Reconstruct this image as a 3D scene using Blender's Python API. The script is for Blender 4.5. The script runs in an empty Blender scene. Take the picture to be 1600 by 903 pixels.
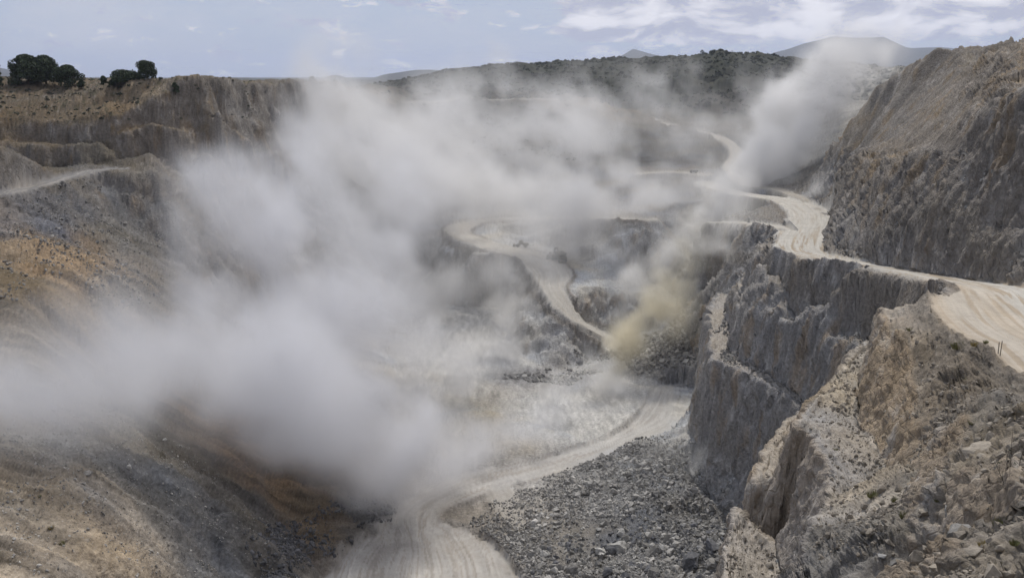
import bpy, bmesh, math, random
import numpy as np
from mathutils import Vector, Matrix
from mathutils.geometry import delaunay_2d_cdt

C = bpy.context.scene
COL = C.collection
R = math.radians
f32 = np.float32

# ------------------------------------------------------------------ camera
PITCH = 13.46
F = 1385.0                                   # focal length in pixels of the 1600 px wide photograph
cam = bpy.data.cameras.new('camera')
cam.sensor_width = 36.0
cam.lens = 36.0 * F / 1600.0
cam.clip_start = 0.5
cam.clip_end = 40000.0
camo = bpy.data.objects.new('camera', cam)
COL.objects.link(camo)
camo.location = (0, 0, 0)
camo.rotation_euler = (R(90 - PITCH), 0, 0)
C.camera = camo

# ------------------------------------------------------------------ world, sun, exposure
SUN_EL, SUN_AZ = 54.0, 14.0                   # azimuth clockwise from +Y (straight ahead of the camera)
w = bpy.data.worlds.new("World")
C.world = w
w.use_nodes = True
wt = w.node_tree
wt.nodes.clear()
def N(tree, t, **kw):
    n = tree.nodes.new(t)
    for k, v in kw.items():
        if k.startswith('i_'):
            key = k[2:]
            key = int(key) if key.isdigit() else key.replace('_', ' ')
            n.inputs[key].default_value = v
        else:
            setattr(n, k, v)
    return n
def L(tree, a, b):
    tree.links.new(a, b)
def math_node(tree, op, a, b=None, c=None, clamp=False):
    n = tree.nodes.new('ShaderNodeMath'); n.operation = op; n.use_clamp = clamp
    for i, v in enumerate((a, b, c)):
        if v is None: continue
        if isinstance(v, (int, float)): n.inputs[i].default_value = v
        else: tree.links.new(v, n.inputs[i])
    return n.outputs[0]
sky = N(wt, 'ShaderNodeTexSky', sky_type='NISHITA', sun_disc=False)
sky.sun_elevation = R(SUN_EL); sky.sun_rotation = R(SUN_AZ)
sky.air_density = 1.0; sky.dust_density = 1.6; sky.ozone_density = 1.0; sky.altitude = 600
tc = N(wt, 'ShaderNodeTexCoord')
sep = N(wt, 'ShaderNodeSeparateXYZ'); L(wt, tc.outputs['Generated'], sep.inputs[0])
# clouds by compass direction and height above the horizon
az = math_node(wt, 'DIVIDE', sep.outputs['X'], math_node(wt, 'MAXIMUM', math_node(wt, 'ABSOLUTE', sep.outputs['Y']), 0.05))
el = math_node(wt, 'MULTIPLY', sep.outputs['Z'], 2.6)
cxy = N(wt, 'ShaderNodeCombineXYZ'); L(wt, az, cxy.inputs[0]); L(wt, el, cxy.inputs[1])
def cloud_noise(scale, detail, rough, loc, dist=0.3):
    m_ = N(wt, 'ShaderNodeMapping'); m_.inputs['Location'].default_value = loc
    n_ = N(wt, 'ShaderNodeTexNoise', i_Scale=scale, i_Detail=detail, i_Roughness=rough, i_Distortion=dist)
    L(wt, cxy.outputs[0], m_.inputs[0]); L(wt, m_.outputs[0], n_.inputs['Vector'])
    return n_.outputs['Fac']
def smooth(v, a, b, c=0.0, d=1.0):
    m_ = N(wt, 'ShaderNodeMapRange', interpolation_type='SMOOTHSTEP', i_1=a, i_2=b, i_3=c, i_4=d); L(wt, v, m_.inputs[0]); return m_.outputs[0]
n1 = cloud_noise(9.0, 10.0, 0.58, (3.1, 0.62, 0))
bank = math_node(wt, 'MULTIPLY', smooth(az, 0.01, 0.12), smooth(sep.outputs['Z'], 0.022, 0.05))
thr = math_node(wt, 'MULTIPLY_ADD', bank, 0.5, n1)
cm = math_node(wt, 'MAXIMUM', smooth(thr, 0.62, 0.71), smooth(cloud_noise(17.0, 8.0, 0.6, (0.4, 0.13, 0)), 0.54, 0.64, 0.0, 0.9))
veil = smooth(cloud_noise(3.2, 5.0, 0.6, (0.3, 2.0, 0)), 0.3, 0.72, 0.0, 1.0)
shade = smooth(cloud_noise(11.0, 9.0, 0.60, (1.7, 9.0, 0)), 0.42, 0.60)
ccol = N(wt, 'ShaderNodeMix', data_type='RGBA')
ccol.inputs[6].default_value = (5.9, 6.1, 7.4, 1); ccol.inputs[7].default_value = (11.3, 11.2, 11.8, 1)
L(wt, shade, ccol.inputs[0])
skyg = N(wt, 'ShaderNodeMix', data_type='RGBA'); skyg.inputs[0].default_value = 0.8
skyg.inputs[7].default_value = (4.9, 6.0, 8.2, 1); L(wt, sky.outputs[0], skyg.inputs[6])
mv = N(wt, 'ShaderNodeMix', data_type='RGBA'); mv.inputs[7].default_value = (6.9, 7.3, 8.4, 1)
L(wt, veil, mv.inputs[0]); L(wt, skyg.outputs[2], mv.inputs[6])
mc = N(wt, 'ShaderNodeMix', data_type='RGBA')
L(wt, cm, mc.inputs[0]); L(wt, mv.outputs[2], mc.inputs[6]); L(wt, ccol.outputs[2], mc.inputs[7])
bg = N(wt, 'ShaderNodeBackground'); bg.inputs['Strength'].default_value = 0.135
wo = N(wt, 'ShaderNodeOutputWorld')
L(wt, mc.outputs[2], bg.inputs[0]); L(wt, bg.outputs[0], wo.inputs[0])

sun = bpy.data.lights.new('sun', 'SUN')
sun.energy = 4.6; sun.angle = R(0.6); sun.color = (1.0, 0.955, 0.88)
suno = bpy.data.objects.new('sun', sun); COL.objects.link(suno)
sd = Vector((math.sin(R(SUN_AZ)) * math.cos(R(SUN_EL)), math.cos(R(SUN_AZ)) * math.cos(R(SUN_EL)), math.sin(R(SUN_EL))))
suno.rotation_euler = sd.to_track_quat('Z', 'Y').to_euler()
suno.location = sd * 300

C.view_settings.view_transform = 'Standard'
C.view_settings.look = 'None'
C.view_settings.exposure = -0.72
C.view_settings.gamma = 1.0
C.view_settings.use_curve_mapping = False
C.render.engine = 'CYCLES'
C.cycles.use_denoising = True
C.cycles.denoiser = 'OPENIMAGEDENOISE'
C.cycles.use_adaptive_sampling = True
C.cycles.adaptive_threshold = 0.03
C.cycles.max_bounces = 8
C.cycles.diffuse_bounces = 2
C.cycles.volume_bounces = 6
C.cycles.transparent_max_bounces = 96
C.cycles.volume_step_rate = 3.0
C.cycles.volume_max_steps = 128

# ------------------------------------------------------------------ numpy noise
rng = np.random.RandomState(7)
PERM = np.concatenate([rng.permutation(256)] * 3).astype(np.int32)
_a = rng.rand(256) * 2 * np.pi
GX, GY = np.cos(_a).astype(f32), np.sin(_a).astype(f32)
_g = rng.randn(256, 3); _g /= np.linalg.norm(_g, axis=1)[:, None]
G3 = _g.astype(f32)
def perlin2(x, y, seed=0):
    x = np.asarray(x, f32) + f32(seed * 17.31); y = np.asarray(y, f32) + f32(seed * 7.77)
    xi = np.floor(x).astype(np.int32); yi = np.floor(y).astype(np.int32)
    xf = x - xi; yf = y - yi
    xi &= 255; yi &= 255
    u = xf * xf * (3 - 2 * xf); v = yf * yf * (3 - 2 * yf)
    a = PERM[xi] + yi; b = PERM[xi + 1] + yi
    def g(h, dx, dy):
        h = PERM[h]; return GX[h] * dx + GY[h] * dy
    n00 = g(a, xf, yf); n10 = g(b, xf - 1, yf); n01 = g(a + 1, xf, yf - 1); n11 = g(b + 1, xf - 1, yf - 1)
    r0 = n00 + u * (n10 - n00); r1 = n01 + u * (n11 - n01)
    return (r0 + v * (r1 - r0)) * f32(1.5)
def perlin3(x, y, z, seed=0):
    x = np.asarray(x, f32) + f32(seed * 13.7); y = np.asarray(y, f32) + f32(seed * 5.3); z = np.asarray(z, f32) + f32(seed * 3.1)
    xi = np.floor(x).astype(np.int32); yi = np.floor(y).astype(np.int32); zi = np.floor(z).astype(np.int32)
    xf = x - xi; yf = y - yi; zf = z - zi
    xi &= 255; yi &= 255; zi &= 255
    u = xf * xf * (3 - 2 * xf); v = yf * yf * (3 - 2 * yf); t = zf * zf * (3 - 2 * zf)
    def g(h, dx, dy, dz):
        h = PERM[h]; return G3[h, 0] * dx + G3[h, 1] * dy + G3[h, 2] * dz
    A = PERM[xi] + yi; B = PERM[xi + 1] + yi
    AA = PERM[A] + zi; AB = PERM[A + 1] + zi; BA = PERM[B] + zi; BB = PERM[B + 1] + zi
    def lay(o, dz):
        p0 = g(AA + o, xf, yf, dz); p1 = g(BA + o, xf - 1, yf, dz); p2 = g(AB + o, xf, yf - 1, dz); p3 = g(BB + o, xf - 1, yf - 1, dz)
        q0 = p0 + u * (p1 - p0); q1 = p2 + u * (p3 - p2)
        return q0 + v * (q1 - q0)
    l0 = lay(0, zf); l1 = lay(1, zf - 1)
    return (l0 + t * (l1 - l0)) * f32(1.4)
def fbm2(x, y, s, octs=4, gain=0.5, seed=0):
    r = 0; a = 1.0; x = np.asarray(x, f32) / f32(s); y = np.asarray(y, f32) / f32(s)
    for i in range(octs):
        r = r + f32(a) * perlin2(x, y, seed + i * 3 + 1); x = x * f32(2.03); y = y * f32(2.03); a *= gain
    return r
def fbm3(x, y, z, s, octs=4, gain=0.5, seed=0):
    r = 0; a = 1.0; x = np.asarray(x, f32) / f32(s); y = np.asarray(y, f32) / f32(s); z = np.asarray(z, f32) / f32(s)
    for i in range(octs):
        r = r + f32(a) * perlin3(x, y, z, seed + i * 3 + 1); x = x * f32(2.03); y = y * f32(2.03); z = z * f32(2.03); a *= gain
    return r
def sstep(a, b, x):
    t = np.clip((x - a) / (b - a), 0, 1); return t * t * (3 - 2 * t)

# ------------------------------------------------------------------ surveying: sight lines to points on the ground
cp, sp = math.cos(R(PITCH)), math.sin(R(PITCH))
def P(px, py, Y):
    """point at forward distance Y on the sight line through (px, py)"""
    u = (px - 800) / F; v = (451.5 - py) / F
    k = Y / (cp + v * sp)
    return (u * k, Y, (-sp + v * cp) * k)
def Q(px, Y, z):
    """point at forward distance Y and height z seen in column px"""
    return ((px - 800) / F * (Y * cp - z * sp), Y, z)
def project(x, y, z):
    d = y * cp - z * sp
    d = np.maximum(d, 0.1)
    return 800 + F * x / d, 451.5 - F * (y * sp + z * cp) / d

lines = []
def BL(*pts):
    lines.append([P(*p) if p[1] > -200 and len(p) == 3 else p for p in pts])
def BQ(*pts):
    lines.append([Q(*p) for p in pts])
def BX(*pts):
    lines.append(list(pts))

# --- the rim the photographer stands on, and the drop below the frame
BX((-60, -40, -2), (0, -40, -1), (60, -40, -2))
BX((-25, -5, -2), (-8, 2, -1.9), (0, 2.5, -1.8), (8, 2, -1.9), (20, 0, -3))
BX((-30, 20, -16), (-10, 22, -18), (5, 22, -19), (14, 18, -15))
BX((-35, 60, -52), (-10, 62, -56), (12, 62, -56), (28, 50, -42))
BX((-50, 105, -86), (-20, 115, -98), (15, 115, -99), (32, 95, -96))
# --- foreground right slope
BL((1600, 903, 33), (1600, 800, 42), (1600, 700, 55), (1600, 640, 66))
BL((1500, 903, 38), (1500, 820, 48), (1500, 740, 60), (1520, 660, 70), (1560, 610, 78))
BL((1400, 960, 44), (1400, 903, 50), (1400, 850, 59), (1400, 800, 68))
BL((1300, 960, 52), (1310, 903, 57), (1310, 860, 64), (1330, 810, 73))
BX((26, 20, -9), (60, 20, -4), (50, 42, -19))
# --- first cliff (brown) : crest, toe
BL((1382, 476, 118), (1392, 502, 109), (1424, 556, 98), (1434, 608, 91), (1426, 660, 85), (1404, 720, 79))
BL((1470, 500, 109), (1490, 560, 92), (1480, 620, 84), (1465, 680, 78))
BL((1372, 538, 128), (1347, 600, 112), (1341, 665, 98), (1372, 722, 88), (1398, 757, 80), (1440, 745, 73))
# --- near road edges
BL((2000, 800, 52), (1700, 655, 70), (1600, 594, 81), (1540, 543, 94), (1490, 515, 104), (1468, 485, 112), (1480, 470, 119), (1500, 460, 127), (1492, 449, 148), (1430, 434, 172), (1350, 421, 195), (1290, 411, 215), (1240, 405, 230), (1214, 393, 244), (1222, 378, 262), (1228, 366, 280))
BL((2000, 560, 95), (1750, 480, 115), (1600, 445, 133), (1500, 428, 158), (1400, 412, 188), (1320, 402, 212), (1290, 395, 228), (1282, 380, 250), (1290, 365, 272))
# --- upper cliff under the road: crest, toe
BL((1484, 459, 143), (1450, 450, 149.5), (1400, 440, 171), (1330, 428, 194), (1250, 416, 221), (1192, 404, 246), (1178, 398, 257), (1184, 388, 269), (1200, 378, 284), (1216, 368, 300))
BQ((1418, 133, -43), (1422, 150, -47), (1370, 176, -52.8), (1325, 192, -57), (1280, 209, -59), (1250, 218, -59), (1214, 235, -60.4), (1165, 259, -62.3), (1174, 277, -63), (1195, 300, -64))
# --- second cliff
BL((1380, 536, 158), (1350, 540, 172), (1320, 533, 184.5), (1288, 521, 197), (1250, 508, 207.5), (1217, 498, 218), (1176, 486, 233), (1158, 481, 243), (1151, 458, 265), (1157, 440, 279), (1180, 425, 300))
BQ((1390, 138, -62), (1330, 160, -71), (1282, 185, -73), (1252, 199, -74.4), (1205, 217, -74.3), (1187, 221.5, -74.6), (1155, 232.5, -74.8), (1145, 243, -75), (1146, 253, -74.6), (1137, 287, -74.2), (1160, 300, -74.5))
# --- third cliff, down to the pit floor
BQ((1360, 128, -66), (1280, 175, -73.5), (1250, 194, -74.9), (1205, 209, -75.2), (1175, 216, -75.8), (1142, 226, -75.3), (1114, 235, -75.3), (1113, 247, -75.2), (1108, 270, -74.8), (1112, 296, -74.7), (1138, 312, -76))
BL((1175, 764, 204.5), (1154, 742, 213), (1116, 720, 224), (1099, 689, 236), (1086, 673, 244), (1088, 640, 262), (1093, 600, 284), (1100, 560, 300))
BQ((1330, 150, -96), (1258, 172, -98), (1213, 190, -100))
# --- ledge at its foot
BL((1172, 832, 193), (1150, 820, 201), (1128, 800, 207), (1095, 768, 220), (1075, 735, 232))
# --- strip bench 1 (left edge), cliff below it, strip bench 2
BL((1362, 530, 133), (1340, 541, 128), (1310, 580, 117), (1280, 620, 108), (1256, 652, 101.5), (1250, 675, 96.5), (1275, 700, 91.5), (1300, 730, 86.5), (1300, 765, 81.5), (1288, 800, 76), (1264, 835, 71), (1250, 870, 67), (1238, 912, 63))
BQ((1330, 140, -52), (1300, 128, -52), (1262, 125, -52.5), (1240, 122, -51), (1228, 117, -51.2), (1215, 105, -51.3), (1206, 97, -51.7), (1213, 91, -51.7), (1230, 86, -52), (1232, 78, -52), (1225, 70, -53))
BL((1247, 643, 132), (1226, 661, 126), (1200, 700, 116.5), (1178, 745, 107), (1158, 800, 98), (1145, 840, 92), (1133, 880, 86.5), (1122, 935, 80), (1110, 1000, 72))
BQ((1245, 152, -94), (1195, 136, -99), (1140, 120, -101), (1090, 106, -100), (1060, 88, -92))
# --- the wall above the road
BL((2000, 480, 105), (1750, 455, 118), (1600, 440, 137), (1450, 420, 172), (1340, 401, 214), (1286, 389, 244), (1296, 360, 280), (1300, 330, 320))
BL((2000, 330, 125), (1600, 350, 146), (1520, 345, 162), (1440, 340, 183), (1370, 330, 215), (1315, 325, 262), (1312, 310, 320))
BL((2000, 180, 140), (1600, 255, 152), (1540, 235, 170), (1480, 245, 190), (1410, 250, 215), (1345, 255, 270), (1325, 260, 330))
BL((1490, 238, 202), (1440, 242, 218), (1400, 246, 240))
BL((2000, 60, 150), (1600, 155, 160), (1560, 165, 172), (1500, 190, 196), (1470, 215, 222), (1400, 225, 262), (1350, 235, 310))
BL((2000, -60, 210), (1600, 78, 205), (1575, 90, 222), (1530, 95, 262), (1500, 110, 290))
BL((2000, -50, 290), (1640, 68, 300), (1550, 73, 315), (1500, 74, 325), (1460, 77, 335), (1435, 95, 345), (1390, 118, 360), (1350, 160, 375), (1318, 215, 385))
BQ((1640, 380, -4), (1480, 420, -8), (1400, 450, -18), (1340, 450, -32))
# --- pit floor
BL((1070, 682, 243), (1050, 640, 280), (1050, 600, 303), (1000, 600, 303), (900, 620, 293), (760, 640, 280))
BL((800, 740, 232), (700, 780, 218), (650, 810, 208), (600, 850, 195), (520, 890, 183))
BL((800, 903, 178), (700, 903, 178), (600, 915, 176), (520, 915, 177), (800, 1000, 158))
BL((850, 720, 238), (950, 700, 245), (1030, 685, 250))
BL((700, 640, 276), (720, 605, 297), (640, 560, 335), (760, 560, 337), (850, 590, 318))
BL((640, 500, 388), (740, 500, 388), (640, 470, 420))
BL((700, 660, 262), (740, 640, 270))
# --- rubble heap
BL((1000, 688, 241), (1060, 705, 238), (960, 720, 234), (1020, 740, 222), (1080, 770, 208))
BL((880, 750, 226), (950, 780, 213), (1030, 800, 201), (1110, 850, 180))
BL((850, 830, 200), (930, 850, 192), (1020, 860, 184), (1080, 895, 171))
BL((1130, 870, 170), (1060, 930, 160), (900, 930, 168))
# --- rubble at the foot of the far corner
BL((1106, 490, 330), (1060, 506, 333), (1020, 530, 337), (965, 545, 340))
BL((1092, 578, 305), (1050, 576, 306), (1000, 573, 308), (955, 578, 314))
BQ((1110, 352, -95), (1040, 354, -101), (990, 350, -104))
# --- ramp and middle benches
BL((560, 345, 500), (640, 345, 500), (703, 362, 458), (715, 378, 440), (760, 396, 415), (810, 408, 400), (838, 425, 388), (846, 445, 373), (865, 472, 358), (890, 500, 350), (930, 525, 348), (955, 538, 350))
BL((560, 450, 430), (690, 478, 420), (780, 485, 405), (788, 505, 385), (800, 535, 358), (828, 560, 340), (870, 577, 328), (905, 582, 325), (940, 556, 342))
BL((780, 350, 470), (800, 375, 445), (850, 385, 430), (875, 400, 415), (930, 430, 389))
BL((882, 450, 370), (930, 449, 368), (960, 452, 368), (1005, 459, 370), (1060, 466, 374), (1110, 470, 378))
BL((880, 467, 363), (900, 490, 357), (925, 512, 355), (960, 528, 354), (1005, 524, 358), (1060, 500, 358))
BL((700, 343, 480), (860, 343, 446), (950, 344, 430), (1000, 346, 415), (1100, 349, 375), (1160, 352, 345), (1205, 356, 312))
BL((780, 355, 462), (880, 398, 420), (950, 425, 396), (1010, 430, 396), (1075, 432, 372), (1135, 412, 338))
BL((1195, 372, 312), (1180, 392, 316))
# --- back of the pit
BL((600, 300, 560), (760, 305, 520), (950, 303, 490), (1050, 300, 480))
BL((1000, 292, 506), (1050, 290, 502), (1095, 285, 498))
BL((990, 276, 520), (1040, 270, 526), (1100, 269, 520))
BL((1150, 300, 448), (1200, 290, 445), (1260, 300, 400), (1290, 320, 350))
BL((1190, 283, 475), (1240, 255, 480), (1300, 232, 470), (1330, 240, 420))
BL((1160, 262, 540), (1200, 245, 570), (1290, 215, 560))
BL((1240, 330, 350), (1190, 322, 365), (1170, 340, 345))
BL((600, 250, 560), (760, 250, 570), (880, 250, 570), (1000, 245, 575), (1080, 240, 580))
BL((620, 192, 660), (760, 188, 690), (870, 187, 700), (940, 186, 700), (1000, 205, 660), (1060, 222, 620))
BL((640, 160, 700), (760, 156, 745), (870, 154, 765), (882, 165, 745), (940, 164, 800))
BL((860, 163, 850), (905, 158, 880), (960, 170, 870))
BL((640, 142, 850), (760, 143, 880), (900, 148, 920), (1000, 150, 900))
BL((1150, 215, 640), (1200, 205, 690), (1300, 200, 620), (1380, 180, 560))
BL((1080, 190, 760), (1180, 180, 800), (1300, 170, 750), (1400, 150, 650))
BL((1000, 130, 1000), (1060, 125, 1000), (1150, 130, 980), (1250, 135, 980))
BL((560, 150, 1000), (650, 142, 1050), (690, 122, 1120), (715, 110, 1140), (760, 101, 1180), (830, 100, 1220), (900, 96, 1260), (980, 93, 1260), (1050, 88, 1220), (1100, 83, 1180), (1160, 80, 1180), (1210, 88, 1220), (1300, 102, 1300), (1400, 104, 1300), (1500, 104, 1300), (1900, 100, 1300))
BX((-900, 1500, -22), (-300, 1500, -22), (0, 1500, -5), (300, 1500, 8), (900, 1500, 0))
# --- left side
BL((-400, 112, 340), (-100, 121, 370), (0, 121, 375), (60, 127, 372), (150, 130, 368), (190, 128, 360), (240, 121, 352), (290, 119, 350), (330, 122, 360), (370, 127, 385), (400, 128, 410), (470, 127, 470), (540, 133, 560))
BL((-400, 150, 320), (-50, 155, 342), (100, 160, 345), (180, 158, 346), (240, 160, 338), (330, 160, 350), (390, 162, 392), (470, 165, 455), (550, 165, 545))
BL((-400, 190, 300), (0, 190, 322), (150, 192, 328), (230, 190, 331), (270, 198, 333), (330, 192, 350), (400, 198, 385), (470, 205, 445), (550, 205, 530))
BL((-400, 222, 298), (0, 221, 319), (150, 222, 325), (310, 224, 342), (400, 232, 379), (475, 240, 437))
BL((-400, 226, 292), (30, 227, 313), (150, 227, 319), (230, 233, 325), (310, 230, 336), (400, 238, 372), (475, 246, 430))
BL((-400, 262, 290), (30, 261, 310), (150, 262, 316), (280, 266, 332), (400, 280, 362), (480, 290, 415))
BL((-200, 200, 235), (0, 226, 262), (50, 252, 276), (85, 270, 288))
BL((-200, 330, 225), (0, 303, 250), (60, 290, 270), (140, 268, 300), (230, 270, 308), (330, 285, 335), (430, 320, 375))
BL((-200, 450, 178), (0, 450, 195), (100, 450, 218), (200, 450, 242), (330, 450, 290), (450, 430, 345))
BL((-200, 640, 132), (0, 640, 150), (60, 636, 158), (150, 650, 165), (200, 600, 210), (300, 600, 232))
BL((330, 690, 200), (400, 720, 208), (480, 750, 212), (560, 782, 212), (615, 800, 210))
BL((240, 690, 176), (320, 770, 168), (400, 840, 168), (450, 880, 168), (480, 903, 170))
BL((-200, 903, 85), (0, 903, 100), (150, 903, 115), (300, 903, 138), (400, 903, 158))
BL((0, 780, 122), (150, 780, 136), (250, 780, 155), (300, 830, 152))
BL((640, 470, 430), (630, 520, 370), (610, 600, 307), (590, 700, 250), (612, 780, 216), (570, 830, 200), (500, 885, 184))
BL((450, 500, 330), (450, 600, 265), (450, 680, 225))
BL((545, 270, 480), (545, 330, 470), (560, 400, 440))
BL((570, 178, 600), (610, 190, 640))
BL((380, 140, 620), (430, 129, 660), (500, 125, 660), (540, 133, 680), (640, 145, 760))
BX((-260, 200, -12), (-200, 130, -22), (-160, 80, -25), (-100, 60, -20), (-80, 30, -10))
BX((-340, 300, 2), (-420, 400, 2), (-600, 700, 0), (-300, 650, -3), (-260, 480, -2))
BX((-1100, -40, 0), (-1100, 1600, -8), (1100, 1600, 0), (1100, -40, 10))
BX((160, -20, 0), (200, 60, 2), (300, 200, 14), (400, 400, 20), (500, 700, 0))
BX((-300, -20, 0), (-300, 100, -3))

# roads: centre line sight points and half widths
ROADS = {
 'haul_road': [(1850, 660, 70, 9), (1690, 545, 90, 9.5), (1640, 520, 96, 10), (1590, 485, 109, 9.5), (1553, 452, 131, 6), (1476, 435, 157, 4), (1385, 418, 189, 3.1), (1305, 405, 215, 3.4), (1257, 394, 236, 5.5), (1250, 378, 254, 7.5), (1258, 362, 276, 8), (1268, 345, 305, 8), (1262, 328, 340, 8), (1225, 312, 380, 6.5), (1160, 303, 415, 6), (1120, 293, 452, 6), (1100, 284, 485, 6)],
 'bench_road': [(1245, 366, 280, 6), (1190, 351.5, 322, 4), (1100, 346, 384, 3), (1000, 343, 423, 3), (900, 342, 446, 3), (780, 342, 474, 4), (725, 352, 470, 7), (718, 366, 452, 6), (770, 384, 428, 7), (830, 400, 410, 8), (860, 425, 390, 9), (862, 448, 370, 5), (880, 478, 357, 4.5), (905, 501, 352, 4), (945, 525, 351, 4), (965, 545, 345, 5)],
 'far_road': [(1262, 335, 330, 5), (1252, 312, 375, 5), (1215, 296, 420, 5), (1165, 287, 470, 5), (1140, 262, 530, 6), (1150, 240, 575, 6), (1138, 222, 610, 7), (1110, 211, 665, 7), (1060, 200, 720, 8), (1010, 186, 790, 10), (968, 175, 850, 12), (940, 170, 900, 10)],
 'pit_road': [(1060, 612, 296, 9), (1040, 655, 274, 9), (1000, 678, 260, 6), (940, 703, 246, 5), (860, 727, 236, 5), (780, 745, 229, 6), (705, 770, 220, 6), (655, 798, 212, 5), (650, 828, 203, 7), (655, 858, 194, 14), (655, 890, 185, 20), (655, 930, 174, 23)],
 'pit_spur': [(765, 746, 228, 3.5), (783, 772, 219, 3.5), (798, 800, 210, 3), (812, 822, 203, 1.5)],
 'bench_track': [(630, 162, 705, 2.5), (700, 158, 725, 2.5), (770, 155.5, 750, 2.5), (868, 153.5, 768, 2.5)],
 'ledge_track': [(1000, 271, 524, 3), (1050, 269, 527, 3.5), (1105, 273, 515, 4)],
 'hillside_road': [(-150, 330, 235, 2), (0, 303, 250, 1.8), (60, 289, 272, 2), (140, 268, 300, 2.2), (190, 263, 310, 1.8)],
}
roadpts = {}
for k, v in ROADS.items():
    a = np.array([list(P(p[0], p[1], p[2])) + [p[3]] for p in v])
    if k == 'far_road': a[:, 3] *= 0.62
    # resample finely with Catmull-Rom
    out = []
    for i in range(len(a) - 1):
        p0, p1, p2, p3 = a[max(i - 1, 0)], a[i], a[i + 1], a[min(i + 2, len(a) - 1)]
        for t in np.linspace(0, 1, 12, endpoint=False):
            out.append(0.5 * ((2 * p1) + (-p0 + p2) * t + (2 * p0 - 5 * p1 + 4 * p2 - p3) * t * t + (-p0 + 3 * p1 - 3 * p2 + p3) * t ** 3))
    out.append(a[-1])
    roadpts[k] = np.array(out)

# ------------------------------------------------------------------ TIN from the break lines
vs, es = [], []
for l in lines:
    b = len(vs)
    vs += [Vector((p[0], p[1])) for p in l]
    es += [(b + i, b + i + 1) for i in range(len(l) - 1)] if len(l) > 1 else []
zs = [p[2] for l in lines for p in l]
ov, oe, of, orig_v, _, _ = delaunay_2d_cdt(vs, es, [], 0, 0.01)
tz = []
for i, o in enumerate(orig_v):
    if o:
        tz.append(zs[o[0]])
    else:                                     # two lines crossed: take the height on the first line that passes here
        best = None
        for a, b in es:
            A, B = vs[a], vs[b]; AB = B - A; t = (ov[i] - A).dot(AB) / max(AB.length_squared, 1e-9)
            if 0 <= t <= 1 and (A + AB * t - ov[i]).length < 0.02:
                z = zs[a] + (zs[b] - zs[a]) * t
                best = z if best is None else (best + z) / 2
        tz.append(best if best is not None else -50)
TV = np.array([(v.x, v.y) for v in ov]); TZ = np.array(tz); TF = np.array([f for f in of if len(f) == 3])

UH, YA = 0.67, 60.0
NC, NF = 1360, 4200
_ug = np.linspace(-UH, UH, 4001); _ud = 0.45 + 0.75 * (np.abs(_ug) < 0.52) + 0.55 * ((_ug > 0.08) & (_ug < 0.47))
_uc = np.concatenate([[0], np.cumsum((_ud[1:] + _ud[:-1]) / 2)]); _uc /= _uc[-1]
ucol = np.interp(np.linspace(0, 1, NC), _uc, _ug).astype(f32)          # closer columns where the walls stand side on
lrow = np.linspace(math.log(22.0), math.log(1500.0 + YA), NF)
yrow = (np.exp(lrow) - YA).astype(f32)
def tin_eval(x, y):
    """x,y full (NC,NF) arrays, warped; evaluates by scattering triangles over index ranges with margin"""
    H = np.full(x.shape, np.nan, f32)
    for t in TF:
        A, B, Cc = TV[t[0]], TV[t[1]], TV[t[2]]
        M = 5.0
        y0, y1 = min(A[1], B[1], Cc[1]) - M, max(A[1], B[1], Cc[1]) + M
        r0 = np.searchsorted(yrow, y0); r1 = np.searchsorted(yrow, y1)
        if r1 <= r0: continue
        x0, x1 = min(A[0], B[0], Cc[0]) - M, max(A[0], B[0], Cc[0]) + M
        s0, s1 = max(yrow[r0], y0) + YA, yrow[min(r1, NF - 1)] + YA
        ua = min(x0 / s0, x0 / s1); ub = max(x1 / s0, x1 / s1)
        c0 = np.searchsorted(ucol, ua); c1 = np.searchsorted(ucol, ub)
        if c1 <= c0: continue
        X = x[c0:c1, r0:r1]; Yy = y[c0:c1, r0:r1]
        d = (B[1] - Cc[1]) * (A[0] - Cc[0]) + (Cc[0] - B[0]) * (A[1] - Cc[1])
        if abs(d) < 1e-9: continue
        w0 = ((B[1] - Cc[1]) * (X - Cc[0]) + (Cc[0] - B[0]) * (Yy - Cc[1])) / d
        w1 = ((Cc[1] - A[1]) * (X - Cc[0]) + (A[0] - Cc[0]) * (Yy - Cc[1])) / d
        w2 = 1 - w0 - w1
        m = (w0 >= -1e-4) & (w1 >= -1e-4) & (w2 >= -1e-4)
        h = w0 * TZ[t[0]] + w1 * TZ[t[1]] + w2 * TZ[t[2]]
        sub = H[c0:c1, r0:r1]; sub[m] = h[m]
    return H
GXY_x = ucol[:, None] * (yrow[None, :] + YA)
GXY_y = np.broadcast_to(yrow[None, :], GXY_x.shape).astype(f32)

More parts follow.
